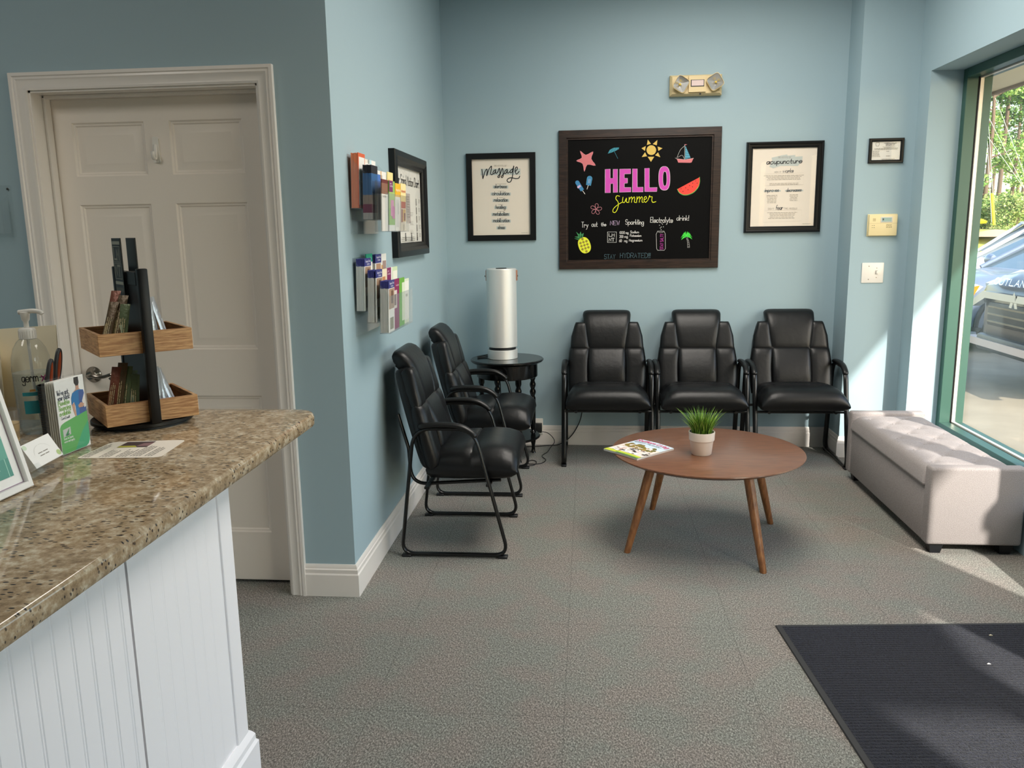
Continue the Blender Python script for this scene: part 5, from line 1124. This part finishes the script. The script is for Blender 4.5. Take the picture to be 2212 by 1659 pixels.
def brochure(tier, x, col, top, bands, lab, grp=None, width=.1, tx=None, lean=.035, yoff=0):
    """folded leaflet standing in a pocket; bands = (v0,v1,colour[,u0,u1]) of its cover"""
    zb, x0, x1 = tier; o = Vector((XL+x, RY0+.005+CW*col+yoff, zb+.004)); b = MB(); H = top
    vd = Vector((lean, 0, 1)).normalized(); n = LU.cross(vd).normalized()
    edge = bands[0][2] if grp else '#e9e6e0'
    slab(b, o, LU, vd, n, 0, 0, width, H, -.0018, .0022, ink(edge))
    for i, bd in enumerate(bands):
        u0, u1 = (bd[3], bd[4]) if len(bd) > 3 else (0, 1); m = ink(bd[2])
        if u0 == 0 and u1 == 1:
            e = .00006*(i+1); slab(b, o, LU, vd, n, -e, bd[0]*H-(e if bd[0] == 0 else 0), width+e, bd[1]*H+(e if bd[1] == 1 else 0), -.00182-.00002*i, .00222+.00003*i, m)
        else: rect(b, o+n*(.0025+.0001*i), LU, vd, u0*width, bd[0]*H, u1*width, bd[1]*H, m)
    if tx:
        for s_, u, v, h, c_, f in tx: write(b, s_, h, o+n*.0038+LU*(u*width)+vd*(v*H), LU, vd, h*.14, ink(c_), fit=f*width)
    ob = b.build('brochure', smooth=0); tag(ob, lab, 'brochure', grp); return ob
NAVY, WHT, MAR, ORG = '#33357c', '#eceae6', '#7a1f56', '#d9633a'
def stack(tier, col, n, top, bands, where, grp, x0=None, dx=.0043):
    for k in range(n): brochure(tier, (x0 or tier[1]+.0045)+k*dx, col, top-.0006*((k*3) % 4), bands, where, grp, yoff=.0008*((k*5) % 3))
DCN = [('Designed Clinical', .1, .93, .008, '#e6e4f2', .8), ('Nutrition', .3, .875, .008, '#e6e4f2', .45)]
# upper rack
stack(UP[0], 0, 6, .215, [(0, 1, '#e08058')], 'orange brochure in the stack at the near end of the upper rack, top pocket', 'orange brochures in the upper rack')
brochure(UP[0], .0365, 0, .216, [(0, 1, ORG), (.06, .93, WHT, .08, .92), (.50, .72, '#7d8f86', .2, .5)], 'orange-bordered white brochure at the front of the top pocket of the upper rack')
brochure(UP[0], .020, 1, .205, [(0, 1, '#e6ded2'), (.5, .8, '#c7b9a6')], 'cream brochure in the top pocket of the upper rack, second column'); brochure(UP[0], .032, 1, .185, [(0, 1, WHT), (.3, .85, '#3f66b8')], 'white and blue brochure in the top pocket of the upper rack')
brochure(UP[0], .025, 2, .205, [(0, 1, WHT), (.6, 1, '#bfe0ea', 0, .3)], 'white and pale blue brochure in the top pocket of the upper rack', tx=[('spec', .35, .84, .016, '#1d2b33', .55)])
stack(UP[1], 0, 8, .213, [(0, 1, '#5a7c9c'), (0, .12, '#a9a4a4'), (.12, .28, '#6e2446'), (.28, .45, '#8f7f78'), (.45, .85, '#2f5f92'), (.85, 1, '#15151f')], 'navy and maroon brochure in the near-end stack of the middle pocket, upper rack', 'navy and maroon brochures in the upper rack')
brochure(UP[1], .080, 1, .200, [(0, 1, '#9fa7b4'), (.5, .92, '#4a76c4', 0, .7), (.5, 1, '#d99c3e', .72, .84), (.92, 1, WHT)], 'blue photo brochure in the middle pocket of the upper rack, second column'); stack(UP[1], 1, 4, .205, [(0, 1, '#26304e')], 'dark brochure in the stack behind the blue photo brochure', 'dark brochures in the upper rack')
brochure(UP[1], .070, 2, .203, [(0, 1, WHT), (.55, .78, '#5f9a5a', .45, .6), (0, .8, '#5b2a78', .72, 1)], 'white brochure with a purple edge in the middle pocket of the upper rack')
brochure(UP[1], .075, 3, .207, [(0, 1, '#f2df9c'), (.2, .55, '#c98a7a'), (.56, .58, '#fff3c9')], 'pale yellow brochure reading chiropractic in the middle pocket of the upper rack', tx=[('chiropractic', .06, .80, .012, '#c9553a', .85)])
brochure(UP[2], .128, 0, .205, [(0, 1, '#e4dfd8'), (.72, .93, '#8a5f4a'), (.93, 1, '#6a2a26')], 'white list brochure with a brown photo, nearest in the bottom pocket of the upper rack', tx=[('nutrition', .1, .66, .009, '#8d8880', .6)])
stack(UP[2], 1, 5, .203, [(0, 1, '#d8d4ce'), (.75, 1, '#2c1024')], 'dark-topped brochure in the stack behind the pink flower brochure', 'dark-topped brochures in the upper rack')
def flowerb(tier, x, col, lab):
    ob = brochure(tier, x, col, .205, [(0, .12, WHT), (.12, 1, '#8fb45a'), (.45, .78, '#a8c070'), (.78, 1, '#7a2a66', 0, .62), (.3, .62, '#d88ab4', .25, .8), (.25, .5, '#c76aa0', .5, .95)], lab, tx=[('your', .08, .93, .008, '#f0e0ec', .3), ('nutrition', .08, .88, .008, '#f0e0ec', .5)])
flowerb(UP[2], .132, 1, 'green brochure with a pink coneflower in the bottom pocket of the upper rack')
brochure(UP[2], .132, 2, .200, [(0, 1, '#efeae2'), (.72, 1, '#eab422'), (.08, .66, '#dcd6d0', .15, .7), (.35, .6, '#a9a5a2', .5, .6)], 'white brochure with a yellow header in the bottom pocket of the upper rack', tx=[('Integrative', .08, .84, .012, '#fff3d0', .84)])
brochure(UP[2], .132, 3, .205, [(0, 1, '#eee6d6'), (.62, 1, '#f3dfa2'), (.48, .62, '#c77a6c', .05, .95), (.20, .46, '#e2bf86', .4, .95), (.18, .46, '#b48a86', .05, .35), (.22, .38, '#8a6470', .6, .85), (.02, .14, '#cfc8ba', .4, .7)], 'cream and orange chiropractic brochure at the far end of the bottom pocket, upper rack', tx=[('chiropractic', .05, .82, .012, '#c9553a', .9)])
# lower rack
for i, tier in enumerate(LOW):
    stack(tier, 0, 7 if i != 1 else 6, .212, [(0, 1, '#d4d2ce'), (.86, 1, NAVY)], 'navy-topped brochure in the near-end stack of the %s pocket, lower rack' % ('top', 'middle', 'bottom')[i], 'navy-topped brochures, %s pocket of the lower rack' % ('top', 'middle', 'bottom')[i])
    brochure(tier, tier[1]+.0360, 0, .213, [(0, 1, WHT), (.85, 1, NAVY), (.45, .84, '#a88a72', .05, .95), (.55, .80, '#6d4c3c', .4, .75), (.05, .28, '#8f8a72', .2, .8)], 'navy-headed nutrition brochure at the front near end of the %s pocket, lower rack' % ('top', 'middle', 'bottom')[i], tx=DCN)
brochure(LOW[0], .020, 1, .228, [(0, 1, WHT), (.85, 1, '#1f9a7c'), (.2, .6, '#e3ead9')], 'taller teal-headed brochure in the top pocket of the lower rack', tx=[('health', .2, .90, .010, '#d8f2e8', .6)])
stack(LOW[0], 2, 4, .222, [(0, 1, '#d9d6d2'), (.84, 1, NAVY)], 'navy-topped brochure in the second stack of the top pocket, lower rack', 'second navy stack, top pocket of the lower rack')
brochure(LOW[0], .032, 2, .223, [(0, 1, WHT), (.83, 1, NAVY), (.5, .82, '#b08a70', .1, .9)], 'navy-headed brochure in the third column of the top pocket, lower rack', tx=DCN); brochure(LOW[0], .028, 3, .222, [(0, 1, WHT), (.5, .86, '#a58a84', .3, .95), (.55, .78, '#d9a25a', .1, .3)], 'white brochure with a brown photo in the far column of the top pocket, lower rack')
brochure(LOW[1], .082, 1, .210, [(0, 1, '#f0e2c4'), (.6, .85, '#c98a5a', .1, .7)], 'cream brochure in the second column of the middle pocket, lower rack'); brochure(LOW[1], .080, 2, .212, [(0, 1, WHT), (.62, 1, '#8a2560', 0, .75)], 'maroon-topped white brochure in the middle pocket of the lower rack', tx=[('your', .08, .92, .008, '#f0e0ec', .3), ('nutrition', .08, .86, .008, '#f0e0ec', .5)])
brochure(LOW[1], .078, 3, .210, [(0, 1, '#cfdfb8'), (.1, .92, '#efece0', .12, .95)], 'white brochure with a green border in the middle pocket of the lower rack')
brochure(LOW[2], .134, 1, .212, [(0, 1, '#8a1f58'), (.42, .78, '#d9cfc8', .0, .55), (.48, .70, '#7a5a52', .0, .4)], 'maroon brochure with a round photo in the bottom pocket of the lower rack', tx=[('traditional', .3, .86, .008, '#e9c8da', .6)])
brochure(LOW[2], .133, 2, .210, [(0, 1, '#6cab3e'), (.1, .9, '#dfe8cc', .5, 1)], 'bright green brochure in the bottom pocket of the lower rack'); brochure(LOW[2], .130, 3, .200, [(0, 1, '#dfe6cd'), (.08, .95, '#f1efe6', .1, .95), (.6, .66, '#b9b4a8', .3, .7)], 'pale cream brochure at the far end of the bottom pocket, lower rack')

# ------------------------------------------------------------------ outside the window
conc = mat('pale_concrete', '#9a8e77', .9, vary=(2.2, '#8b806b', 5), bump=(40, .2, .004)); lot = mat('parking_concrete', '#8f897e', .9, vary=(1.5, '#827c72', 5))
GZ = -.06
struct(MB().box((XO, -14, -.3), (5.2, 24, GZ+.03), conc).build('ground_sidewalk', smooth=0)); struct(MB().box((5.2, -14, -.3), (22, 24, GZ), lot).build('ground_parking_lot', smooth=0))
struct(MB().box((-40, -60, -.5), (120, 120, -.305), mat('distant_ground', '#8d8a72', .95)).build('ground', smooth=0))
b = MB(); gm = mat('mown_grass', '#8fa04c', .95, vary=(.9, '#b5ad5c', 5))
b.rings([[Vector((x, y, z)) for y, z in ((18, -.3), (24, -.1), (27.5, 1.22), (90, 2.6), (90, -.3))] for x in (2, 60)], b.mi(gm)); struct(b.build('ground_grass_bank', smooth=0))
b = MB(); b.lathe([(0, 0), (.9, 0), (.5, .12), (.15, .2), (0, .21)], m=mat('bare_sandy_soil', '#c9a77c', .95), k=14); o = b.build('soil_mound', smooth=40, loc=(12.5, 26.9, 1.05)); o['kind'] = 'stuff'; tag(o, 'bare sandy soil mound at the foot of the yellow guy guard', 'soil')
# canopy over the walk
t = thing('entrance_canopy', 'cream soffit canopy over the walk outside the window', 'canopy')
soff, fasc, tanm = mat('cream_soffit', '#e9dfc6', .8), mat('brown_fascia', '#8a7568', .7), mat('tan_beam', '#d9a35e', .7)
b = MB(); b.prism([(XO, -1.21), (3.08, -1.21), (2.98, 14), (XO, 14)], 2.45, 2.62, soff); b.build('soffit', t, 0)
b = MB(); b.prism([(3.08, -1.21), (3.115, -1.21), (3.015, 14), (2.98, 14)], 2.43, 2.80, fasc); b.build('fascia', t, 0)
MB().box((XO, 7.6, 2.38), (2.98, 7.78, 2.45), tanm).build('cross_beam', t, 0)
t = thing('shadow_blocker', 'unseen grey block added on the walk to shade part of the bench', 'shadow blocker', (2.62, 2.72, GZ+.03)); MB().box((-.2, -.30, 0), (.2, .30, 1.0), mat('blocker_grey', '#8a857c', .9), .02).build('body', t, 40); MB().box((-.22, -.32, 1.0), (.22, .32, 1.10), 'ring', .03).build('lid', t, 40)  # added out of view to block sun from part of the bench end

# ------------------------------------------------------------------ parked cars (nose towards -x)
def car(name, lab, nose, yc, paint, suv=True, H=1.62, L=4.5, g0=1.05, g1=1.85, wb=.80):
    """built from lofted sections along its length; origin on the ground under the nose"""
    t = thing(name, lab, 'car', (nose, yc, GZ)); pm = mat('car_paint_'+name, paint, .3, metal=.1, coat=.35); gl = mat('car_window', '#4d5f5f', .08, spec=.5); blk = mat('car_black_trim', '#17181a', .45); tyre = mat('tyre', '#1a1a1b', .8); rim = mat('alloy', '#b5b8bb', .25, metal=1)
    bz = .36 if suv else .28; hood = 1.02 if suv else .90; hw = .91
    ST = [(0, .62, .46, .74, .60), (.05, .74, .36, .84, .78), (.22, .84, .30, hood-.10, .83), (.6, .90, .26, hood-.03, .86), (1.15, hw, .26, hood+.03, .88), (2.2, hw, .26, hood+.06, .89), (3.4, hw, .26, hood+.07, .88), (L-.25, .89, .32, hood+.05, .85), (L, .80, .42, hood-.1, .78)]
    def sec(x, w, z0, z1, wt): 
        return [Vector((x, s*a, z)) for s, a, z in ((-1, w*.88, z0), (-1, w*.985, z0+.06), (-1, w, z0+.25*(z1-z0)+.05), (-1, w*.985, z0+.72*(z1-z0)), (-1, wt, z1-.05), (-1, wt*.93, z1), (-1, wt*.5, z1+.035), (1, wt*.5, z1+.035), (1, wt*.93, z1), (1, wt, z1-.05), (1, w*.985, z0+.72*(z1-z0)), (1, w, z0+.25*(z1-z0)+.05), (1, w*.985, z0+.06), (1, w*.88, z0))]
    b = MB(); b.rings([sec(*s_) for s_ in ST], b.mi(pm)); body = b.build('body', t, 40)
    g2, g3 = (L-.75, L-.12); zb = hood+.05
    b = MB(); b.rings([[Vector((x, s*w, z)) for s, w, z in ((-1, wb, zb), (1, wb, zb))]+[Vector((x2, s*w, z)) for s, w, z, x2 in ((1, .60, H-.02, x2_), (-1, .60, H-.02, x2_))] for x, x2_ in ((g0, g1), (g3, g2))], b.mi(gl)); b.build('windows', t, 0)
    b = MB(); rp = [Vector((x, s*w, z)) for s, w, z, x in ((-1, .63, H-.03, g1-.1), (1, .63, H-.03, g1-.1), (1, .63, H-.02, g2+.1), (-1, .63, H-.02, g2+.1))]
    b.rings([rp, [p+Vector((0, 0, .06))*(1) for p in rp]], b.mi(pm))
    for s in (-1, 1):
        b.tube([(g0-.02, s*(wb+.005), zb), (g1-.05, s*.62, H)], .035, pm, 8); b.tube([(g3+.02, s*.80, zb), (g2, s*.62, H)], .05, pm, 8)
        for xx in (2.45, 3.3): b.tube([(xx, s*.812, zb), (xx, s*.625, H-.02)], .03, blk, 8)
    b.build('roof', t, 40)
    for s in (-1, 1):
        for wx in (.86, L-.82):
            mx = Matrix.Translation((wx, s*.80, .33)) @ Matrix.Rotation(R(90), 4, 'X'); b = MB(); b.lathe([(.20, -.115), (.31, -.115), (.33, -.09), (.33, .09), (.31, .115), (.20, .115)], m=tyre, k=32, mx=mx); wh = b.build('wheel', t, 40)
            b = MB(); b.lathe([(0, -.12), (.08, -.122), (.20, -.112), (.20, .112), (.08, .122), (0, .12)], m=rim, k=20, mx=mx); b.build('hub_cap', wh, 30)
            b = MB(); pts = [Vector((wx+.42*math.cos(a), s*.905, .34+.42*math.sin(a))) for a in [math.pi*i/16 for i in range(17)]]; b.tube(pts, .030, blk, 8); b.build('wheel_arch', t, 50)
        b = MB(); b.prism([(.10, hood-.17), (.42, hood-.06), (.50, hood-.09), (.34, hood-.24), (.12, hood-.27)], s*.80, s*.875, mat('headlight_lens', '#cfd6da', .1, spec=.8), lambda u, v, h: Vector((u, h, v))); hl = b.build('headlight', t, 0)
        b = MB(); b.prism([(.34, hood-.10), (.46, hood-.075), (.40, hood-.19), (.30, hood-.22)], s*.87, s*.885, mat('amber_reflector', '#e08a2a', .2), lambda u, v, h: Vector((u, h, v))); b.build('side_marker', hl, 0)
        b = MB(); b.lathe([(0, -.10), (.06, -.09), (.085, 0), (.06, .09), (0, .10)], m=pm, k=16, mx=Matrix.Translation((1.42, s*1.0, hood+.14)) @ Matrix.Rotation(R(90), 4, 'X') @ Matrix.Diagonal((.75, 1, 1, 1))); b.build('mirror', t, 50)
    b = MB(); b.box((-.03, -.70, .30), (.06, .70, .44), blk, .03); b.build('bumper', t, 30); b = MB(); b.box((-.012, -.55, .52), (.05, .55, .72), blk, .02)
    for k in range(3): b.box((-.02, -.52, .55+.06*k), (.0, .52, .565+.06*k), 'nickel')
    b.build('grille', t, 30); return t
car('grey_car', 'slate grey car parked outside, seen past the window frame', 4.08, 10.9, '#7e8a9a', suv=False, H=1.47, g0=1.2, g1=2.15, wb=.72)
car('white_car', 'white car parked behind the grey one outside', 5.75, 14.4, '#eef0f0', suv=False, H=1.44)
car('silver_car', 'silver car farthest back in the row outside', 7.2, 17.6, '#c9ced4', suv=False, H=1.52)
# black car whose front end shows at the photo's right edge
t = car('black_car', 'black car with its grille and emblem at the right edge of the window', 3.80, 7.62, '#15171b', H=1.68); t.scale = (1, 1, 1.13)
b = MB(); chrome = M['chrome']; 
b.prism([(-.83, .70), (-.60, .80), (.60, .80), (.83, .70), (.78, .66), (.55, .745), (-.55, .745), (-.78, .66)], .03, -.045, chrome, lambda u, v, h: Vector((h, u, v)))
b.prism([(-.88, .40), (.88, .40), (.84, .34), (-.84, .34)], .05, -.05, mat('brushed_skid_plate', '#c9b9b2', .4, metal=.4), lambda u, v, h: Vector((h, u, v))); b.build('chrome_strip', t, 0)
b = MB()
for k in range(3):
    a = R(90+120*k); d = Vector((0, math.cos(a), math.sin(a))); n_ = Vector((0, -math.sin(a), math.cos(a))); c = Vector((-.052, 0, .745)); quad(b, [c+d*.006, c+d*.045+n_*.026, c+d*.085, c+d*.045-n_*.026], chrome)
b.build('emblem', t, 0); b = MB(); write(b, 'OUTLANDER', .05, (-.035, .42, .872), (0, -1, 0), (.35, 0, .94), .009, chrome, fit=.84); b.build('hood_lettering', t, 0)

# ------------------------------------------------------------------ utility pole, guy wires, trees
PY = 27.5
def far(px, py, y=PY): return P(px, py, 'y', y)
p0 = far(2107, 486, 28.6); t = thing('utility_pole', 'weathered utility pole at the left edge of the window view', 'utility pole', (p0.x, p0.y, 0))
MB().tube([(0, 0, .9), (0, 0, 9.5)], .11, mat('weathered_pole', '#a89c8c', .9), 12, taper=[1, .8]).build('pole', t, 50); MB().box((-.9, -.06, 8.6), (.9, .06, 8.75), mat('weathered_pole', '#a89c8c', .9)).build('cross_arm', t, 0)
t = thing('guy_wire', 'steel guy wire with a bright yellow guard by the utility pole', 'guy wire'); wm = mat('galvanised_wire', '#a9b2a8', .5, metal=.3)
MB().tube([far(2132, 216), far(2145, 420)], .009, wm, 6).build('wire', t); MB().tube([far(2143, 418), far(2147.5, 486)], .045, mat('yellow_guard', '#e3c22a', .5), 8).build('yellow_guard', t, 50)
for i, (a, c, lab) in enumerate((((2150, 212), (2230, 420), 'overhead wire slanting right from under the canopy edge'), ((2134, 250), (2230, 440), 'overhead wire slanting right, lower than the first'), ((2130, 290), (2225, 425), 'lowest slanting overhead wire in front of the trees'), ((2128, 216), (2142, 480), 'second guy wire running beside the yellow guarded one'))):
    tag(MB().tube([far(*a, 27.1-.3*i), far(*c, 27.1-.3*i)], .008, wm, 6).build('overhead_wire', smooth=50), lab, 'wire')
tag(MB().lathe([(0, 0), (.22, .02), (.25, .09), (.12, .16), (0, .17)], m=mat('yellow_plastic', '#f0d020', .5), k=16).build('yellow_cap', smooth=50, loc=far(2113, 484, 27.9)), 'small yellow utility marker lying on the grass bank', 'marker')
LEAF = {'pine': ['#3d5a2a', '#557a36', '#6f9444', '#2c4420'], 'broad': ['#7fa050', '#9dbb62', '#5f8440', '#b3c878'], 'bush': ['#7f9a4e', '#9fb062', '#5c7a3c', '#b9bd7e']}
def foliage(b, centres, n, size, kind, rnd):
    ms = [b.mi(mat('leaf_%s_%d' % (kind, i), c, .6, spec=.25)) for i, c in enumerate(LEAF[kind])]
    for k in range(n):
        c, r_ = centres[rnd.randrange(len(centres))]; d = Vector((rnd.gauss(0, 1), rnd.gauss(0, 1), rnd.gauss(0, 1))).normalized(); p = c+Vector((d.x*r_.x, d.y*r_.y, d.z*r_.z))*rnd.random()**.4
        a = Vector((rnd.gauss(0, 1), rnd.gauss(0, 1), rnd.gauss(0, .6))).normalized(); e = a.cross(Vector((rnd.gauss(0, 1), rnd.gauss(0, 1), rnd.gauss(0, 1)))).normalized(); s = size*rnd.uniform(.5, 1.3)
        b.face([b.bm.verts.new(p-a*s), b.bm.verts.new(p+e*s*.45), b.bm.verts.new(p+a*s), b.bm.verts.new(p-e*s*.45)], ms[min(3, int(rnd.random()*4))])
bark = mat('pine_bark', '#6b5a4c', .95)
def tree(px, y, h, kind, lab, seed, crown=1.7, n=1500, low=.25):
    rnd = random.Random(seed); g = P(px, 488, 'y', y); g.z = 1.3+.02*(y-28); t = thing('%s_tree' % ('pine' if kind == 'pine' else 'leafy'), lab, 'tree', g); b = MB(); b.tube([(0, 0, -.3), (.1, 0, h*.5), (0, .1, h)], .10, bark, 10, taper=[1, .7, .3]); cs = []
    for k in range(15):
        q = low+(1-low)*k/14; a = rnd.random()*6.28; rr_2 = crown*(1-q*.55)*rnd.uniform(.4, 1); p = Vector((rr_2*math.cos(a), rr_2*math.sin(a), h*q+rnd.uniform(-.2, .3))); cs.append((p, Vector((1, 1, .55))*crown*rnd.uniform(.35, .6)))
        b.tube([(0, 0, h*q-.2), tuple(p)], .04, bark, 6, taper=[1, .3])
    b.build('trunk', t, 50); b = MB(); foliage(b, cs, n*4, .085 if kind == 'pine' else .08, kind, rnd); b.build('crown', t, 0)
for i, (px, y, h, kind, lab, cr, n, low) in enumerate((
    (2120, 34.5, 7.2, 'broad', 'leafy tree at the left edge of the window view, beside the utility pole', 1.3, 1500, .12), (2150, 39, 13, 'pine', 'tall dark pine whose trunk shows in the middle of the window view', 1.8, 2400, .3),
    (2178, 43.5, 8.5, 'broad', 'light green leafy tree right of the dark pine trunk', 1.7, 1800, .08), (2202, 48.5, 15, 'pine', 'tall pine at the upper right of the window view', 2.1, 2400, .2), (2232, 36, 10, 'pine', 'dark pine at the right edge of the window view', 1.5, 1700, .1),
    (2136, 54.5, 15, 'broad', 'pale leafy tree standing far behind the dark pine', 2.4, 2200, .06), (2190, 61, 17, 'broad', 'pale leafy tree farthest back, between the two tall pines', 2.8, 2400, .06))):
    tree(px, y, h, kind, lab, i+11, cr, n, low)
for i, (px, y, w, h, lab) in enumerate(((2112, 29.6, .9, 1.0, 'bushy shrub at the left end of the grass bank'), (2138, 31.0, .9, 1.25, 'shrub behind the yellow guy guard'), (2160, 32.5, .9, 1.1, 'low shrub right of the yellow guy guard'), (2184, 28.6, .9, 1.1, 'olive shrub in the middle of the grass bank'), (2210, 33.4, .9, 1.2, 'shrub at the right end of the grass bank'))):
    rnd = random.Random(60+i); g = P(px, 487, 'y', y); g.z = 1.28; t = thing('shrub', lab, 'shrub', g); b = MB(); foliage(b, [(Vector((rnd.uniform(-.4, .4)*w, rnd.uniform(-.15, .15), h*rnd.uniform(.2, .7))), Vector((.4*w, .4, .42*h))) for _ in range(6)], 2600, .05, 'bush', rnd); b.build('foliage', t, 0)
    b = MB()
    for k in range(7): a = k*.9; b.tube([(.1*math.cos(a), .1*math.sin(a), -.1), (.4*w*math.cos(a), .3*math.sin(a), h*.7)], .015, bark, 5)
    b.build('stem', t, 50)
